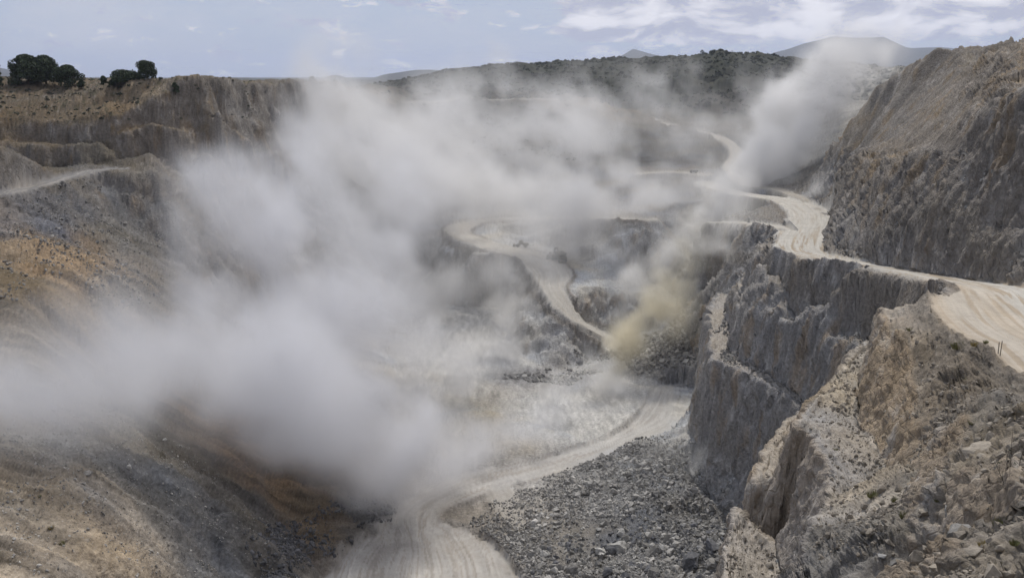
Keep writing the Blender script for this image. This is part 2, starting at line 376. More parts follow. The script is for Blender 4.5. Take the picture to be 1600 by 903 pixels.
def road_fields(x, y):
    """per point: nearest road centre height, signed distance across, distance along, half width, road id"""
    best = np.full(x.shape, 1e9, f32); rz = np.zeros(x.shape, f32); rd = np.zeros(x.shape, f32); rs = np.zeros(x.shape, f32); rw = np.ones(x.shape, f32)
    rid = np.full(x.shape, -1, np.int8)
    for k, (nm, pts) in enumerate(roadpts.items()):
        s = 0.0
        for i in range(len(pts) - 1):
            a, b = pts[i], pts[i + 1]
            dx, dy = b[0] - a[0], b[1] - a[1]; ll = math.hypot(dx, dy)
            if ll < 1e-6: continue
            mg = max(a[3], b[3]) + 9
            r0 = np.searchsorted(yrow, min(a[1], b[1]) - mg); r1 = np.searchsorted(yrow, max(a[1], b[1]) + mg)
            if r1 <= r0: s += ll; continue
            s0, s1 = yrow[r0] + YA, yrow[min(r1, NF - 1)] + YA
            x0, x1 = min(a[0], b[0]) - mg, max(a[0], b[0]) + mg
            c0 = np.searchsorted(ucol, min(x0 / s0, x0 / s1)); c1 = np.searchsorted(ucol, max(x1 / s0, x1 / s1))
            if c1 <= c0: s += ll; continue
            X = x[c0:c1, r0:r1] - a[0]; Y = y[c0:c1, r0:r1] - a[1]
            t = np.clip((X * dx + Y * dy) / (ll * ll), 0, 1)
            ex = X - t * dx; ey = Y - t * dy
            d = np.sqrt(ex * ex + ey * ey)
            hw = a[3] + (b[3] - a[3]) * t
            key = d - hw
            sub = best[c0:c1, r0:r1]
            m = key < sub
            sub[m] = key[m]
            rz[c0:c1, r0:r1][m] = (a[2] + (b[2] - a[2]) * t)[m]
            sg = np.sign(X * dy - Y * dx)
            rd[c0:c1, r0:r1][m] = (d * sg)[m]
            rs[c0:c1, r0:r1][m] = (s + t * ll)[m]
            rw[c0:c1, r0:r1][m] = hw[m]
            rid[c0:c1, r0:r1][m] = k
            s += ll
    return best, rz, rd, rs, rw, rid

near = sstep(20, 170, GXY_y)                                    # details are finer close by
wA = (0.35 + 0.75 * near) * (1 + sstep(400, 900, GXY_y) * 1.2)
wx = fbm2(GXY_x, GXY_y, 14, 2, 0.5, 1) * 2.0 + fbm2(GXY_x, GXY_y, 4.2, 3, 0.55, 21) * 1.1
wy = fbm2(GXY_x, GXY_y, 14, 2, 0.5, 5) * 2.0 + fbm2(GXY_x, GXY_y, 4.2, 3, 0.55, 31) * 1.1
edge, rz, rdist, ralong, rwid, rid = road_fields(GXY_x, GXY_y)
rmask = sstep(1.3 + 1.6 * (rid == 3), -0.4 - 1.2 * (rid == 3), edge + (0.6 + 1.8 * (rid == 3)) * fbm2(GXY_x, GXY_y, 3.0 + 3.0 * (rid == 3), 3, 0.55, 77))
wkeep = (1 - 0.85 * sstep(4, 0, edge)) * (1 - 0.74 * sstep(15, 30, GXY_x) * sstep(360, 320, GXY_y))
H = tin_eval(GXY_x + np.clip(wx * wA * wkeep, -4.5, 4.5), GXY_y + np.clip(wy * wA * wkeep, -4.5, 4.5))
bad = np.isnan(H)
if bad.any():
    H[bad] = -20
Htin = H.copy()
# soften the facets a little (box blur down the rows and across the columns)
def blur(a, n, ax):
    k = 2 * n + 1
    pad = [(0, 0), (0, 0)]; pad[ax] = (n + 1, n)
    c = np.cumsum(np.pad(a.astype(np.float64), pad, mode='edge'), axis=ax)
    if ax == 0: return ((c[k:] - c[:-k]) / k).astype(f32)
    return ((c[:, k:] - c[:, :-k]) / k).astype(f32)
H = blur(blur(H, 2, 0), 3, 1)
Hs = blur(blur(H, 6, 0), 10, 1)
# relative relief of the plan surface, from the smooth version
dHy = np.gradient(Hs, axis=1) / np.maximum(np.gradient(GXY_y, axis=1), 1e-3)
dHx = np.gradient(Hs, axis=0) / np.maximum(np.gradient(GXY_x, axis=0), 1e-3)
steep = np.sqrt(dHx ** 2 + dHy ** 2)
px_, py_ = project(GXY_x, GXY_y, H)
talus = sstep(0.25, 0.5, steep) * sstep(1.5, 0.9, steep)
# gullies running down the slopes: noise stretched along the fall line, left side falls to +x, right side to -x
gul = fbm2(GXY_x * 0.18 + GXY_y * 0.12, GXY_y * 0.9 - GXY_x * 0.45, 7, 3, 0.55, 41)
gul2 = fbm2(GXY_x * 0.2, GXY_y * 1.0 + GXY_x * 0.35, 6, 3, 0.55, 47)
leftm = sstep(-5, -45, GXY_x)
dH1 = np.sqrt((np.gradient(H, axis=1) / np.maximum(np.gradient(GXY_y, axis=1), 1e-3)) ** 2 + (np.gradient(H, axis=0) / np.maximum(np.gradient(GXY_x, axis=0), 1e-3)) ** 2)
sheer = blur(blur(sstep(1.0, 2.5, dH1).astype(f32), 1, 0), 4, 1)
rough = fbm2(GXY_x, GXY_y, 26, 3, 0.5, 51) * 1.3 + fbm2(GXY_x, GXY_y, 3.4, 4, 0.6, 61) * 0.42 * (0.55 + 0.45 * near) * (1 - 0.85 * sheer)
rough += (gul * leftm * (1 - 0.55 * sstep(170, 200, GXY_y) * sstep(420, 380, GXY_y)) + gul2 * (1 - leftm)) * talus * (0.5 + 0.7 * near) * (1 + sstep(350, 600, GXY_y) * 1.5)
rough += np.abs(fbm2(GXY_x, GXY_y, 60, 4, 0.5, 71)) * sstep(450, 1000, GXY_y) * (14 - 9 * sstep(1200, 1400, GXY_y)) - 5 * sstep(450, 1000, GXY_y)
nearbump = sstep(110, 60, GXY_y) * sstep(20, 35, GXY_x) * np.clip(sstep(1440, 1500, px_) + sstep(790, 840, py_) * sstep(-38.5, -35, H), 0, 1)
nb = fbm2(GXY_x, GXY_y, 7, 5, 0.55, 81)
rough += nearbump * nb * 1.3 * sstep(1.0, 3.0, edge)
skyline = sstep(1050, 1200, GXY_y)
flatf = sstep(-104, -107.5, H) * sstep(0.2, 0.08, steep)         # the trodden pit floor is smoother
H = H + rough * (1 - rmask) * (1 - 0.75 * flatf) * (1 - 0.55 * skyline) * (0.4 + 0.6 * sstep(-0.5, 3, edge)) * (1 - 0.6 * sheer * (GXY_x > 20) * (GXY_y < 360))
# cut the roads in, with low berms along the outside
hfall = 1.1 + 4.5 * sstep(142, 118, GXY_y) * (rid == 0) * (rdist < 0)
hmask = sstep(0, 1, np.clip((hfall - edge - 0.6 * fbm2(GXY_x, GXY_y, 3.0, 2, 0.5, 77)) / (hfall + 0.4), 0, 1))
onlevel = np.where(((rid == 0) & (GXY_y < 270)) | ((rid == 1) & (GXY_x > 20)), sstep(1.3, 0.0, (np.abs(Htin - rz) - 1.3 - 2.7 * sstep(158, 138, GXY_y))), 1.0).astype(f32)
hmask = hmask * onlevel; rmask = rmask * onlevel
H = H * (1 - hmask) + (rz + 0.1 * fbm2(rdist * 2.2, ralong * 0.12, 2.4, 3, 0.6, 91)) * hmask
berm = np.where(np.abs(Htin - rz) < 2.5, 1.0, 0.0) * np.exp(-((edge - 1.3) / 0.8) ** 2) * (0.5 + 0.5 * fbm2(GXY_x, GXY_y, 2.5, 3, 0.6, 95)) * 1.1
H = H + berm * (rid != 3)
# never rise into the photographer's feet
foot = np.exp(-((GXY_x / 14) ** 2 + (GXY_y / 14) ** 2))
H = H * (1 - foot) + foot * np.minimum(H, -1.75)

def ground_z(x, y):
    c = np.interp(np.asarray(x) / (np.asarray(y) + YA), ucol, np.arange(NC))
    r = (np.log(np.asarray(y) + YA) - lrow[0]) / (lrow[-1] - lrow[0]) * (NF - 1)
    c = np.clip(c, 0, NC - 1.001); r = np.clip(r, 0, NF - 1.001)
    c0 = c.astype(int); r0 = r.astype(int); fc = c - c0; fr = r - r0
    return (H[c0, r0] * (1 - fc) * (1 - fr) + H[c0 + 1, r0] * fc * (1 - fr) + H[c0, r0 + 1] * (1 - fc) * fr + H[c0 + 1, r0 + 1] * fc * fr)
def hit(px, py, y0=14.0, y1=1480.0):
    """first ground point along a sight line"""
    Ys = np.exp(np.linspace(math.log(y0), math.log(y1), 6000))
    u = (px - 800) / F; v = (451.5 - py) / F
    k = Ys / (cp + v * sp)
    X = u * k; Z = (-sp + v * cp) * k
    g = ground_z(X, Ys)
    b = np.nonzero(Z <= g)[0]
    i = b[0] if len(b) else len(Ys) - 1
    return Vector((float(X[i]), float(Ys[i]), float(g[i])))

# ---- resample rows per column so that steep faces get as many vertices as they show
NR = 2300
_, pyn = project(GXY_x, GXY_y, H)
dpy = np.diff(pyn, axis=1)
pyv = pyn[:, 1:]
d3 = np.sqrt(np.diff(GXY_y, axis=1) ** 2 + np.diff(H, axis=1) ** 2) / np.maximum(GXY_y[:, 1:] + 25, 20)
ds = np.abs(dpy) * 0.5 + d3 * 170
ds = (ds * np.where((pyv > 1000) | (pyv < -40) | (GXY_y[:, 1:] < 24), 0.06, 1.0)).astype(f32)
ds = blur(blur(blur(ds, 26, 0), 22, 0), 10, 1)
S = np.concatenate([np.zeros((NC, 1), f32), np.cumsum(ds, axis=1)], axis=1)
S /= S[:, -1:]
S = blur(S, 12, 0); S = (S - S[:, :1]) / (S[:, -1:] - S[:, :1])
tt = np.linspace(0, 1, NR)
rowpos = np.empty((NC, NR), f32)
idx = np.arange(NF)
for c in range(NC):
    rowpos[c] = np.interp(tt, S[c], idx)
r0 = np.clip(rowpos.astype(int), 0, NF - 2); fr = rowpos - r0
ci = np.arange(NC)[:, None]
def samp(a):
    return a[ci, r0] * (1 - fr) + a[ci, r0 + 1] * fr
VX, VY, VZ = samp(GXY_x), samp(GXY_y), samp(H)
v_edge, v_rd, v_rs, v_steep = samp(edge), samp(rdist), samp(ralong), samp(steep)
_Hm = blur(blur(H, 3, 0), 4, 1)
steep2 = np.sqrt((np.gradient(_Hm, axis=1) / np.maximum(np.gradient(GXY_y, axis=1), 1e-3)) ** 2 + (np.gradient(_Hm, axis=0) / np.maximum(np.gradient(GXY_x, axis=0), 1e-3)) ** 2)
v_st2 = samp(steep2)
v_st1 = samp(blur(dH1.astype(f32), 1, 1))
v_mask = samp(rmask); v_flat = samp(flatf)
v_mask = v_mask * np.where((VX > 20) & (VY < 330), 1 - sstep(0.6, 1.2, v_st1), 1.0)
v_rid = rid[ci, r0]; v_rw = samp(rwid)
def grid_normals(X, Y, Z):
    ax, ay, az_ = np.gradient(X, axis=0), np.gradient(Y, axis=0), np.gradient(Z, axis=0)
    bx, by, bz = np.gradient(X, axis=1), np.gradient(Y, axis=1), np.gradient(Z, axis=1)
    nx, ny, nz = ay * bz - az_ * by, az_ * bx - ax * bz, ax * by - ay * bx
    l = np.sqrt(nx * nx + ny * ny + nz * nz) + 1e-9
    return nx / l, ny / l, nz / l
nx, ny, nz = grid_normals(blur(VX, 2, 1), blur(VY, 2, 1), blur(blur(VZ, 2, 1), 2, 0))
rw_ = ((VX > 20) & (VY > 125)) * sstep(-100, -90, VZ)
cliffv = sstep(0.78 + 0.08 * rw_, 0.5 + 0.1 * rw_, nz) * sstep(0.8 - 0.35 * rw_, 1.25 - 0.4 * rw_, np.where((VY < 150) & (VX > 20), v_st1, v_st2))
darkreg = sstep(30, 40, VX) * sstep(-47, -43, VZ) * np.clip(sstep(135, 145, VY) + sstep(90, 105, VY) * (v_rd > 0) * (VX > 55), 0, 1) * sstep(430, 400, VY) * sstep(1.5, 3.5, v_edge)
cliffv = np.maximum(cliffv, darkreg * sstep(0.2, 0.5, v_st2))
cliffv = cliffv * (1 - 0.8 * sstep(-12, -25, VX) * sstep(275, 250, VY))
# blocky rock relief: ridged noise, squeezed vertically into ribs
ridg = 1 - 2 * np.abs(perlin3(VX / 3.2, VY / 3.2, VZ / 7.5, 3))
ridg2 = 1 - 2 * np.abs(perlin3(VX / 1.2, VY / 1.2, VZ / 2.2, 4))
ridg3 = perlin3(VX / 0.6, VY / 0.6, VZ / 0.8, 5)
blk = perlin3(VX / 7, VY / 7, VZ / 4, 6)
def facets(x, y, z, seed):
    """each cell of a jittered lattice is a tilted plane: broken blocks of rock"""
    bx, by, bz = np.floor(x - 0.5).astype(np.int32), np.floor(y - 0.5).astype(np.int32), np.floor(z - 0.5).astype(np.int32)
    best = np.full(x.shape, 1e9, f32); out = np.zeros(x.shape, f32)
    for i in (0, 1):
        for j in (0, 1):
            for k in (0, 1):
                cx_, cy_, cz_ = bx + i, by + j, bz + k
                h = PERM[(PERM[(PERM[cx_ & 255] + cy_ + seed) & 255] + cz_) & 255]
                h2 = PERM[h + 1]
                dx = x - cx_ - 0.5 - 0.42 * G3[h, 0]; dy = y - cy_ - 0.5 - 0.42 * G3[h, 1]; dz = z - cz_ - 0.5 - 0.42 * G3[h, 2]
                d = dx * dx + dy * dy + dz * dz
                m = d < best
                best = np.where(m, d, best)
                out = np.where(m, (h2 / f32(255) - 0.5) + 0.9 * (G3[h2, 0] * dx + G3[h2, 1] * dy + G3[h2, 2] * dz), out)
    return out
fa = facets(VX / 4.0 + 0.3 * ridg, VY / 4.0, VZ / 8.0, 11)
fb = facets(VX / 1.4 + 0.2 * ridg2, VY / 1.4, VZ / 3.2, 57)
fc_ = facets(VX / 0.7, VY / 0.7, VZ / 0.8, 91)
amp = cliffv * (1 - v_mask) * np.clip(0.35 + VY / 330, 0, 1.3)
pxv, pyv_ = project(VX, VY, VZ)
rwall = sstep(15, 30, VX) * sstep(360, 320, VY)
scree = sstep(1300, 1340, pxv) * sstep(1560, 1470, pxv) * sstep(245, 225, pyv_) * sstep(60, 75, pyv_) * (VX > 40) * (VY > 180)
amp = amp * (1 - 0.85 * scree) * (1 - 0.4 * sstep(-20, -50, VX))
ribs = 1 - 2 * np.abs(perlin3(VX / 4.6, VY / 4.6, VZ / 18, 8))
disp = amp * (0.75 * ribs * rwall + 0.35 * ridg + 0.22 * ridg2 + 0.1 * ridg3 + (0.6 - 0.35 * rwall) * blk + (1.15 - 0.35 * rwall) * fa + 0.5 * fb + 0.3 * fc_)
outc = sstep(120, 95, VY) * np.clip(sstep(1430, 1480, pxv) * sstep(480, 560, pyv_) + sstep(800, 840, pyv_) * sstep(1225, 1270, pxv), 0, 1) * (1 - v_mask)
outc = outc * sstep(-0.35, 0.25, perlin2(VX / 9, VY / 9, 15))
disp += outc * 0.75 * (0.75 * facets(VX / 2.6, VY / 2.6, VZ / 2.2, 23) + 0.5 * facets(VX / 1.1, VY / 1.1, VZ / 0.9, 29) + 0.15 * fc_)
crumb = (1 - cliffv) * (1 - v_mask) * (1 - 0.7 * v_flat)
disp += crumb * (0.10 * ridg3 + 0.28 * fc_ + 0.30 * fb * sstep(-0.2, 0.5, blk)) * np.clip(0.35 + VY / 260, 0, 1.6)
VX = VX + nx * disp; VY = VY + ny * disp; VZ = VZ + nz * disp
nx, ny, nz = grid_normals(VX, VY, VZ)

# ------------------------------------------------------------------ colours of the ground (what it is made of)
def hexc(r, g, b): return (r, g, b)
DUSTY = (0.36, 0.32, 0.27); GREY = (0.22, 0.215, 0.215); DARK = (0.11, 0.11, 0.118); WHITE = (0.47, 0.458, 0.43)
TAN = (0.30, 0.245, 0.18); ORANGE = (0.24, 0.15, 0.07); BROWN = (0.17, 0.13, 0.09); BLUE = (0.13, 0.135, 0.155); OLIVE = (0.07, 0.072, 0.045); SCRUB = (0.05, 0.053, 0.038)
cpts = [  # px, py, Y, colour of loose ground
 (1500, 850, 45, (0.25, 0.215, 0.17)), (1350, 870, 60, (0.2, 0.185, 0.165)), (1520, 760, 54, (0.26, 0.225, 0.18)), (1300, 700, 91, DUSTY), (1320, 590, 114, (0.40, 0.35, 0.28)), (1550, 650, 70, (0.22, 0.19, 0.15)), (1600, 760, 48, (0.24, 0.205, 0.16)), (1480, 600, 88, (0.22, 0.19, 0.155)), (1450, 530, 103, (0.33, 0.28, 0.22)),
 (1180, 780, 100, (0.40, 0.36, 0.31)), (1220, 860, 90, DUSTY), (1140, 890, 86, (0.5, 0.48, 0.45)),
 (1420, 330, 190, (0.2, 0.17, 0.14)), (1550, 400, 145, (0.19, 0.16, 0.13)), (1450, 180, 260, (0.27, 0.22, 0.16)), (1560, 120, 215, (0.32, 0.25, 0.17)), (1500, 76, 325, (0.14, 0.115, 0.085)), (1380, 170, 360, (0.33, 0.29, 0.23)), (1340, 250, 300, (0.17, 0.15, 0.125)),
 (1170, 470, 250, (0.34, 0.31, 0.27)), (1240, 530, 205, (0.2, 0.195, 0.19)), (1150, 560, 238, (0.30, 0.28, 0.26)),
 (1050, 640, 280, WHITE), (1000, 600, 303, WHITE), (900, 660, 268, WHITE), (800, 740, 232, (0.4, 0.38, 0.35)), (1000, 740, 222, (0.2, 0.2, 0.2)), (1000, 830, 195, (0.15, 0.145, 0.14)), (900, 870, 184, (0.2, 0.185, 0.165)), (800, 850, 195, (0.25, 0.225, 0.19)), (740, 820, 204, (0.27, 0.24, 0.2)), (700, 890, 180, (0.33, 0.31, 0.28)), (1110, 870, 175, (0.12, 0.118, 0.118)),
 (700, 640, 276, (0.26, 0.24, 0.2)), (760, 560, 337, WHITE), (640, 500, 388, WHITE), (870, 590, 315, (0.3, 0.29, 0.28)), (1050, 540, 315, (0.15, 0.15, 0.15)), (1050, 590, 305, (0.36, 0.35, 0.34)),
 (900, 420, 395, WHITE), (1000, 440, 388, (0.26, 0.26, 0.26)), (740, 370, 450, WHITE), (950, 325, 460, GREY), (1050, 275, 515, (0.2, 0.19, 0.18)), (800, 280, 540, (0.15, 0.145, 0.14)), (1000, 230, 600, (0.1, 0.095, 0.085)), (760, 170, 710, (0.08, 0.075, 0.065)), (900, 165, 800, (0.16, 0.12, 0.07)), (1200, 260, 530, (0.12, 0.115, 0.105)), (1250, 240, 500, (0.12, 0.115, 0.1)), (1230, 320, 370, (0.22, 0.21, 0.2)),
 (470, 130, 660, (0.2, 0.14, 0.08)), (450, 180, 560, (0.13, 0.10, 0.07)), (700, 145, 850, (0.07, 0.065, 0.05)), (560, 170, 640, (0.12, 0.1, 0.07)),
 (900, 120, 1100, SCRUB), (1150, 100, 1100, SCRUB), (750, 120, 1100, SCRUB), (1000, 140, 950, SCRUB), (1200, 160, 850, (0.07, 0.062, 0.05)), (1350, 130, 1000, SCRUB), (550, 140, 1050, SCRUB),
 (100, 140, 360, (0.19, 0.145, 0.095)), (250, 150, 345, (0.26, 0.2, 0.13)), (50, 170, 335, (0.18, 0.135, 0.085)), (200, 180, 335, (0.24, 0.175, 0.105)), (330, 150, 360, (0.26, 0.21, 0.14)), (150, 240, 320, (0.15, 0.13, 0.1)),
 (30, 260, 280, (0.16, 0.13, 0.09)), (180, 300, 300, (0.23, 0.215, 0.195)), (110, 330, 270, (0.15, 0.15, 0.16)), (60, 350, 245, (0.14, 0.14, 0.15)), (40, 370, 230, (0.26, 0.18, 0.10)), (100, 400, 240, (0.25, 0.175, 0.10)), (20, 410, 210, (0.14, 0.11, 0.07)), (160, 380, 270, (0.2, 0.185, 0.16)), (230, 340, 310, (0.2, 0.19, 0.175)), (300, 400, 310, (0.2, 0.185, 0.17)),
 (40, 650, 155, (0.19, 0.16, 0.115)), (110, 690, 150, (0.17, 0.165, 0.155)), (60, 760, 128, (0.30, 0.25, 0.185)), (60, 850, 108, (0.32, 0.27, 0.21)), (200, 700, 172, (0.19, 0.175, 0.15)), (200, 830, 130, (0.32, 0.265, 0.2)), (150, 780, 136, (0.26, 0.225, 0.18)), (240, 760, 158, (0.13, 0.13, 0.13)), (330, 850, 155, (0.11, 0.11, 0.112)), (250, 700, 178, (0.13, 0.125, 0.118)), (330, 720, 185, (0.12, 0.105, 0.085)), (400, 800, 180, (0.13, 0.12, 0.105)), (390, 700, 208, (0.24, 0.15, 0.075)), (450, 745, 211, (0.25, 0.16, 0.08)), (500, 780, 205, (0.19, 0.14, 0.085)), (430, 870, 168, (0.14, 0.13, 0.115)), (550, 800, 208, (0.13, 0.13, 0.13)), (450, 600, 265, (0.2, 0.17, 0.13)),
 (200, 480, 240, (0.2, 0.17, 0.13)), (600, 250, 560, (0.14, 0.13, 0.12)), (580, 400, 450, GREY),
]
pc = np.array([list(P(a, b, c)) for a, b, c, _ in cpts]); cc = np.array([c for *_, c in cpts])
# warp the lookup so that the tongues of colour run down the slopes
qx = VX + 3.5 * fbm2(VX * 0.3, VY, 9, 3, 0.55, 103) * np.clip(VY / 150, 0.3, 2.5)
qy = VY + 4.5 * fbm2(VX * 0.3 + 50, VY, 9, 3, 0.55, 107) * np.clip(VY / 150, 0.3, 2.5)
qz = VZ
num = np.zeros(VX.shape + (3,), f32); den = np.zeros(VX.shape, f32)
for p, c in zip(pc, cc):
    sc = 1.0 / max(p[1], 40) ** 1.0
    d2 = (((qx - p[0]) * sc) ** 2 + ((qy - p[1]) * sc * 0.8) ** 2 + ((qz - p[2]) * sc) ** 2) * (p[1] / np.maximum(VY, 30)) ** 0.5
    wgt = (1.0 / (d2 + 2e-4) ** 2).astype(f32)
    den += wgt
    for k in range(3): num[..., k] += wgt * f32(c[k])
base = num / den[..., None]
def mixc(a, b, t): return a * (1 - t[..., None]) + np.asarray(b, f32) * t[..., None]
# streaks down the talus
ang = fbm2(VX * 0.16 + VY * 0.1, VY * 1.1 - VX * 0.55, 4.5, 4, 0.62, 111)
ang2 = fbm2(VX * 0.16, VY * 1.1 + VX * 0.42, 4.5, 4, 0.62, 117)
vleft = sstep(-5, -45, VX)
stk = ang * vleft + ang2 * (1 - vleft)
tal = sstep(0.25, 0.55, v_steep) * (1 - cliffv)
fine_l = perlin2((VX * 0.6 + VY * 0.5) / 30, (VY * 0.85 - VX * 0.62) / 1.6, 191) + 0.7 * perlin2((VX * 0.6 + VY * 0.5) / 16, (VY * 0.85 - VX * 0.62) / 0.55, 193)
base *= np.clip(1 + (0.5 * stk + 0.32 * fine_l * vleft * (VY < 340)) * tal * (1 - cliffv), 0.3, 2)[..., None]
warm = fbm2(VX, VY, 18, 3, 0.6, 121) * (1 - 0.8 * v_flat)
base = base * (1 + np.stack([0.10 * warm, 0.03 * warm, -0.10 * warm], -1))
# cliff rock
rock_main = np.array([0.275, 0.259, 0.243], f32); rock_brown = np.array([0.33, 0.245, 0.155], f32); rock_light = np.array([0.42, 0.405, 0.385], f32)
rv = fbm3(VX, VY, VZ * 0.25, 6, 4, 0.6, 131)
rv2 = fbm3(VX, VY, VZ * 0.38, 3.4, 5, 0.6, 137)
rk = np.broadcast_to(rock_main, base.shape).copy()
brownp = 0.7 * np.exp(-(((VX - 30) / 20) ** 2 + ((VY - 58) / 26) ** 2)) + np.exp(-(((VX - 42) / 16) ** 2 + ((VY - 98) / 26) ** 2)) + 0.4 * np.exp(-(((VX + 125) / 60) ** 2 + ((VY - 320) / 40) ** 2)) + 0.2 * sstep(130, 160, VY) * sstep(40, 80, VX) * sstep(-40, -28, VZ)
rk = mixc(rk, rock_brown, np.clip(brownp + sstep(0.15, 0.6, rv) * 0.75, 0, 1))
rk = mixc(rk, rock_light, sstep(0.1, 0.8, rv2) * 0.6)
rk *= (1 + 0.35 * rv2)[..., None]
lw_ = sstep(-30, -70, VX) * sstep(-50, -35, VZ)
strata = (1 + 1.6 * lw_) * perlin2(VX * 0.02, VZ * 0.55 + 0.3 * perlin2(VX / 20, VY / 20, 9), 13)
rk *= (1 + 0.12 * strata)[..., None]
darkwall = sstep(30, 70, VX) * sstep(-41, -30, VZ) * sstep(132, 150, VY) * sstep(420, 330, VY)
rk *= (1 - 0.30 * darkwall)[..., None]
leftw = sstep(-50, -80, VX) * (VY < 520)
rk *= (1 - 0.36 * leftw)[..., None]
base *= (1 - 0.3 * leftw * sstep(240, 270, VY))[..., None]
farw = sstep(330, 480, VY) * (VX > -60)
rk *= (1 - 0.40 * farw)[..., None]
rk = rk * 0.72 + base * 0.28
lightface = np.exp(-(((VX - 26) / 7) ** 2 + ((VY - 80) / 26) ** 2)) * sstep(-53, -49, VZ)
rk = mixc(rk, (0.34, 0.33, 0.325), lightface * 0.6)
# pale scree fanning down the upper right slope
ss = perlin2((VX * 0.75 + VY * 0.2) / 40, (VY * 0.9 - VX * 0.35) / 3.2, 181) + 0.6 * perlin2((VX * 0.75 + VY * 0.2) / 25, (VY * 0.9 - VX * 0.35) / 1.3, 183)
base = mixc(base, (0.30, 0.27, 0.22), scree * 0.5)
base = mixc(base, (0.46, 0.43, 0.37), scree * sstep(-0.1, 0.5, ss) * 0.8)
base = mixc(base, (0.15, 0.135, 0.12), scree * sstep(0.0, -0.6, ss) * 0.5)
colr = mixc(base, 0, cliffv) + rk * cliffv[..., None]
# pale dust lies on the ledges of the right wall
ledge = sstep(1.35, 0.75, v_st2) * sstep(-105, -80, VZ) * sstep(-43, -46, VZ + 100 * (VY < 125)) * (VX > 20) * (VY < 330) * (VY > 60) * (1 - darkwall)
ledge = ledge * np.where((v_rid == 0) | (v_rid == 1), sstep(3.5, 8, v_edge), 1.0)
colr = mixc(colr, (0.38, 0.34, 0.29), ledge * 0.7 * (1 - v_mask))
bermc = np.exp(-((v_edge - 1.6) / 1.3) ** 2) * (v_rid <= 1) * (v_edge > 0)
colr = mixc(colr, (0.21, 0.185, 0.155), bermc * 0.8 * (1 - v_mask))
strip2 = np.exp(-((VZ + 51.4) / 1.6) ** 2) * (VX > 20) * (VX < 46) * (VY > 75) * (VY < 132) * (1 - cliffv)
colr = mixc(colr, (0.42, 0.37, 0.31), strip2 * 0.8)
# dark shrubs dotted on the far hills, patches of dry growth left
sc_ = fbm2(VX, VY, 9, 3, 0.7, 141)
scr = sstep(0.05, 0.35, sc_) * sstep(600, 900, VY)
colr = mixc(colr, (0.028, 0.032, 0.02), scr * 0.75)
scr2 = sstep(0.35, 0.5, fbm2(VX, VY, 3.0, 2, 0.6, 147)) * sstep(-20, -10, VZ) * (VX < -60) * (VY > 250) * (VY < 700)
colr = mixc(colr, (0.07, 0.065, 0.035), scr2 * 0.7 * (1 - cliffv))
# road surface with wheel tracks that follow the road
tr = fbm2(v_rd + 0.8 * perlin2(v_rs / 18, v_rd * 0, 3), v_rs * 0.03, 1.15, 4, 0.7, 151)
tr = tr + 0.55 * perlin2((v_rd + v_rs * 0.16) / 1.3, v_rs * 0.03, 153)
tr2 = perlin2(v_rd / 3.2 + 0.5 * perlin2(v_rs / 30, v_rd * 0 + 3, 5), v_rs * 0.02, 157)
roadc = np.broadcast_to(np.array([0.44, 0.415, 0.37], f32), base.shape).copy()
roadc = np.where((v_rid == 7)[..., None], np.array([0.19, 0.183, 0.175], f32), roadc)
roadc = np.where((v_rid == 3)[..., None], np.array([0.44, 0.42, 0.39], f32), roadc)
roadc = np.where(((v_rid == 2) | (v_rid == 5) | (v_rid == 6))[..., None], np.array([0.33, 0.305, 0.265], f32), roadc)
roadc = mixc(roadc, (0.29, 0.225, 0.15), sstep(0.05, 0.55, tr + 0.5 * tr2) * np.where(v_rid == 0, 0.75, 0.45) * sstep(300, 240, VY) + 0.25 * sstep(0.1, 0.5, tr) * sstep(240, 300, VY))
roadc = mixc(roadc, (0.30, 0.29, 0.275), sstep(0.15, 0.55, tr) * 0.5 * (v_rid >= 3))
sidew = sstep(-4, 3, v_rd * 1.0) if False else sstep(2.5, -4.0, v_rd)
nearr = sstep(175, 135, VY) * (v_rid == 0)
roadc = mixc(roadc, (0.40, 0.335, 0.255), nearr * sidew * 0.8 * (0.6 + 0.4 * sstep(-0.3, 0.3, tr2)))
fine_t = perlin2(v_rd / 0.42 + 1.2 * perlin2(v_rs / 11, v_rd / 9, 6), v_rs * 0.05, 158) + 0.7 * perlin2(v_rd / 0.9 + v_rs / 22, v_rs * 0.03, 159)
roadc *= (1 + 0.13 * fine_t)[..., None]
roadc *= (1 + 0.08 * fbm2(VX, VY, 7, 3, 0.6, 161))[..., None]
cmask = v_mask * np.where(v_rid == 4, 0.35 + 0.3 * warm, np.where(v_rid == 3, 0.72 + 0.3 * fbm2(VX, VY, 10, 3, 0.6, 177), 1.0))
colr = mixc(colr, 0, cmask) + roadc * cmask[..., None]
# the pit floor is criss-crossed by tracks too
ft = fbm2(VX * 0.9 + VY * 0.12, VY * 0.22 - VX * 0.1, 2.0, 3, 0.65, 167)
colr *= (1 + (0.30 * ft * v_flat * (1 - v_mask)))[..., None]
grain = perlin3(VX / 0.9, VY / 0.9, VZ / 0.9, 171) * np.clip(1.3 - v_mask, 0, 1)
spk = sstep(0.42, 0.6, perlin3(VX / 0.7 + 9, VY / 0.7, VZ / 0.7, 173)) * (1 - v_mask)
colr *= (1 + 0.16 * grain)[..., None]
colr = mixc(colr, (0.42, 0.40, 0.37), spk * 0.25 * (VY < 400))
colr *= (1 - 0.12 * outc - 0.15 * sstep(500, 900, VY) * (1 - v_mask))[..., None]
gry = colr.mean(-1, keepdims=True)
sat = (0.12 * sstep(-20, -40, VX) * (VY < 560))[..., None]
colr = colr * (1 - sat) + gry * sat
colr = np.clip(colr, 0.012, 0.7)

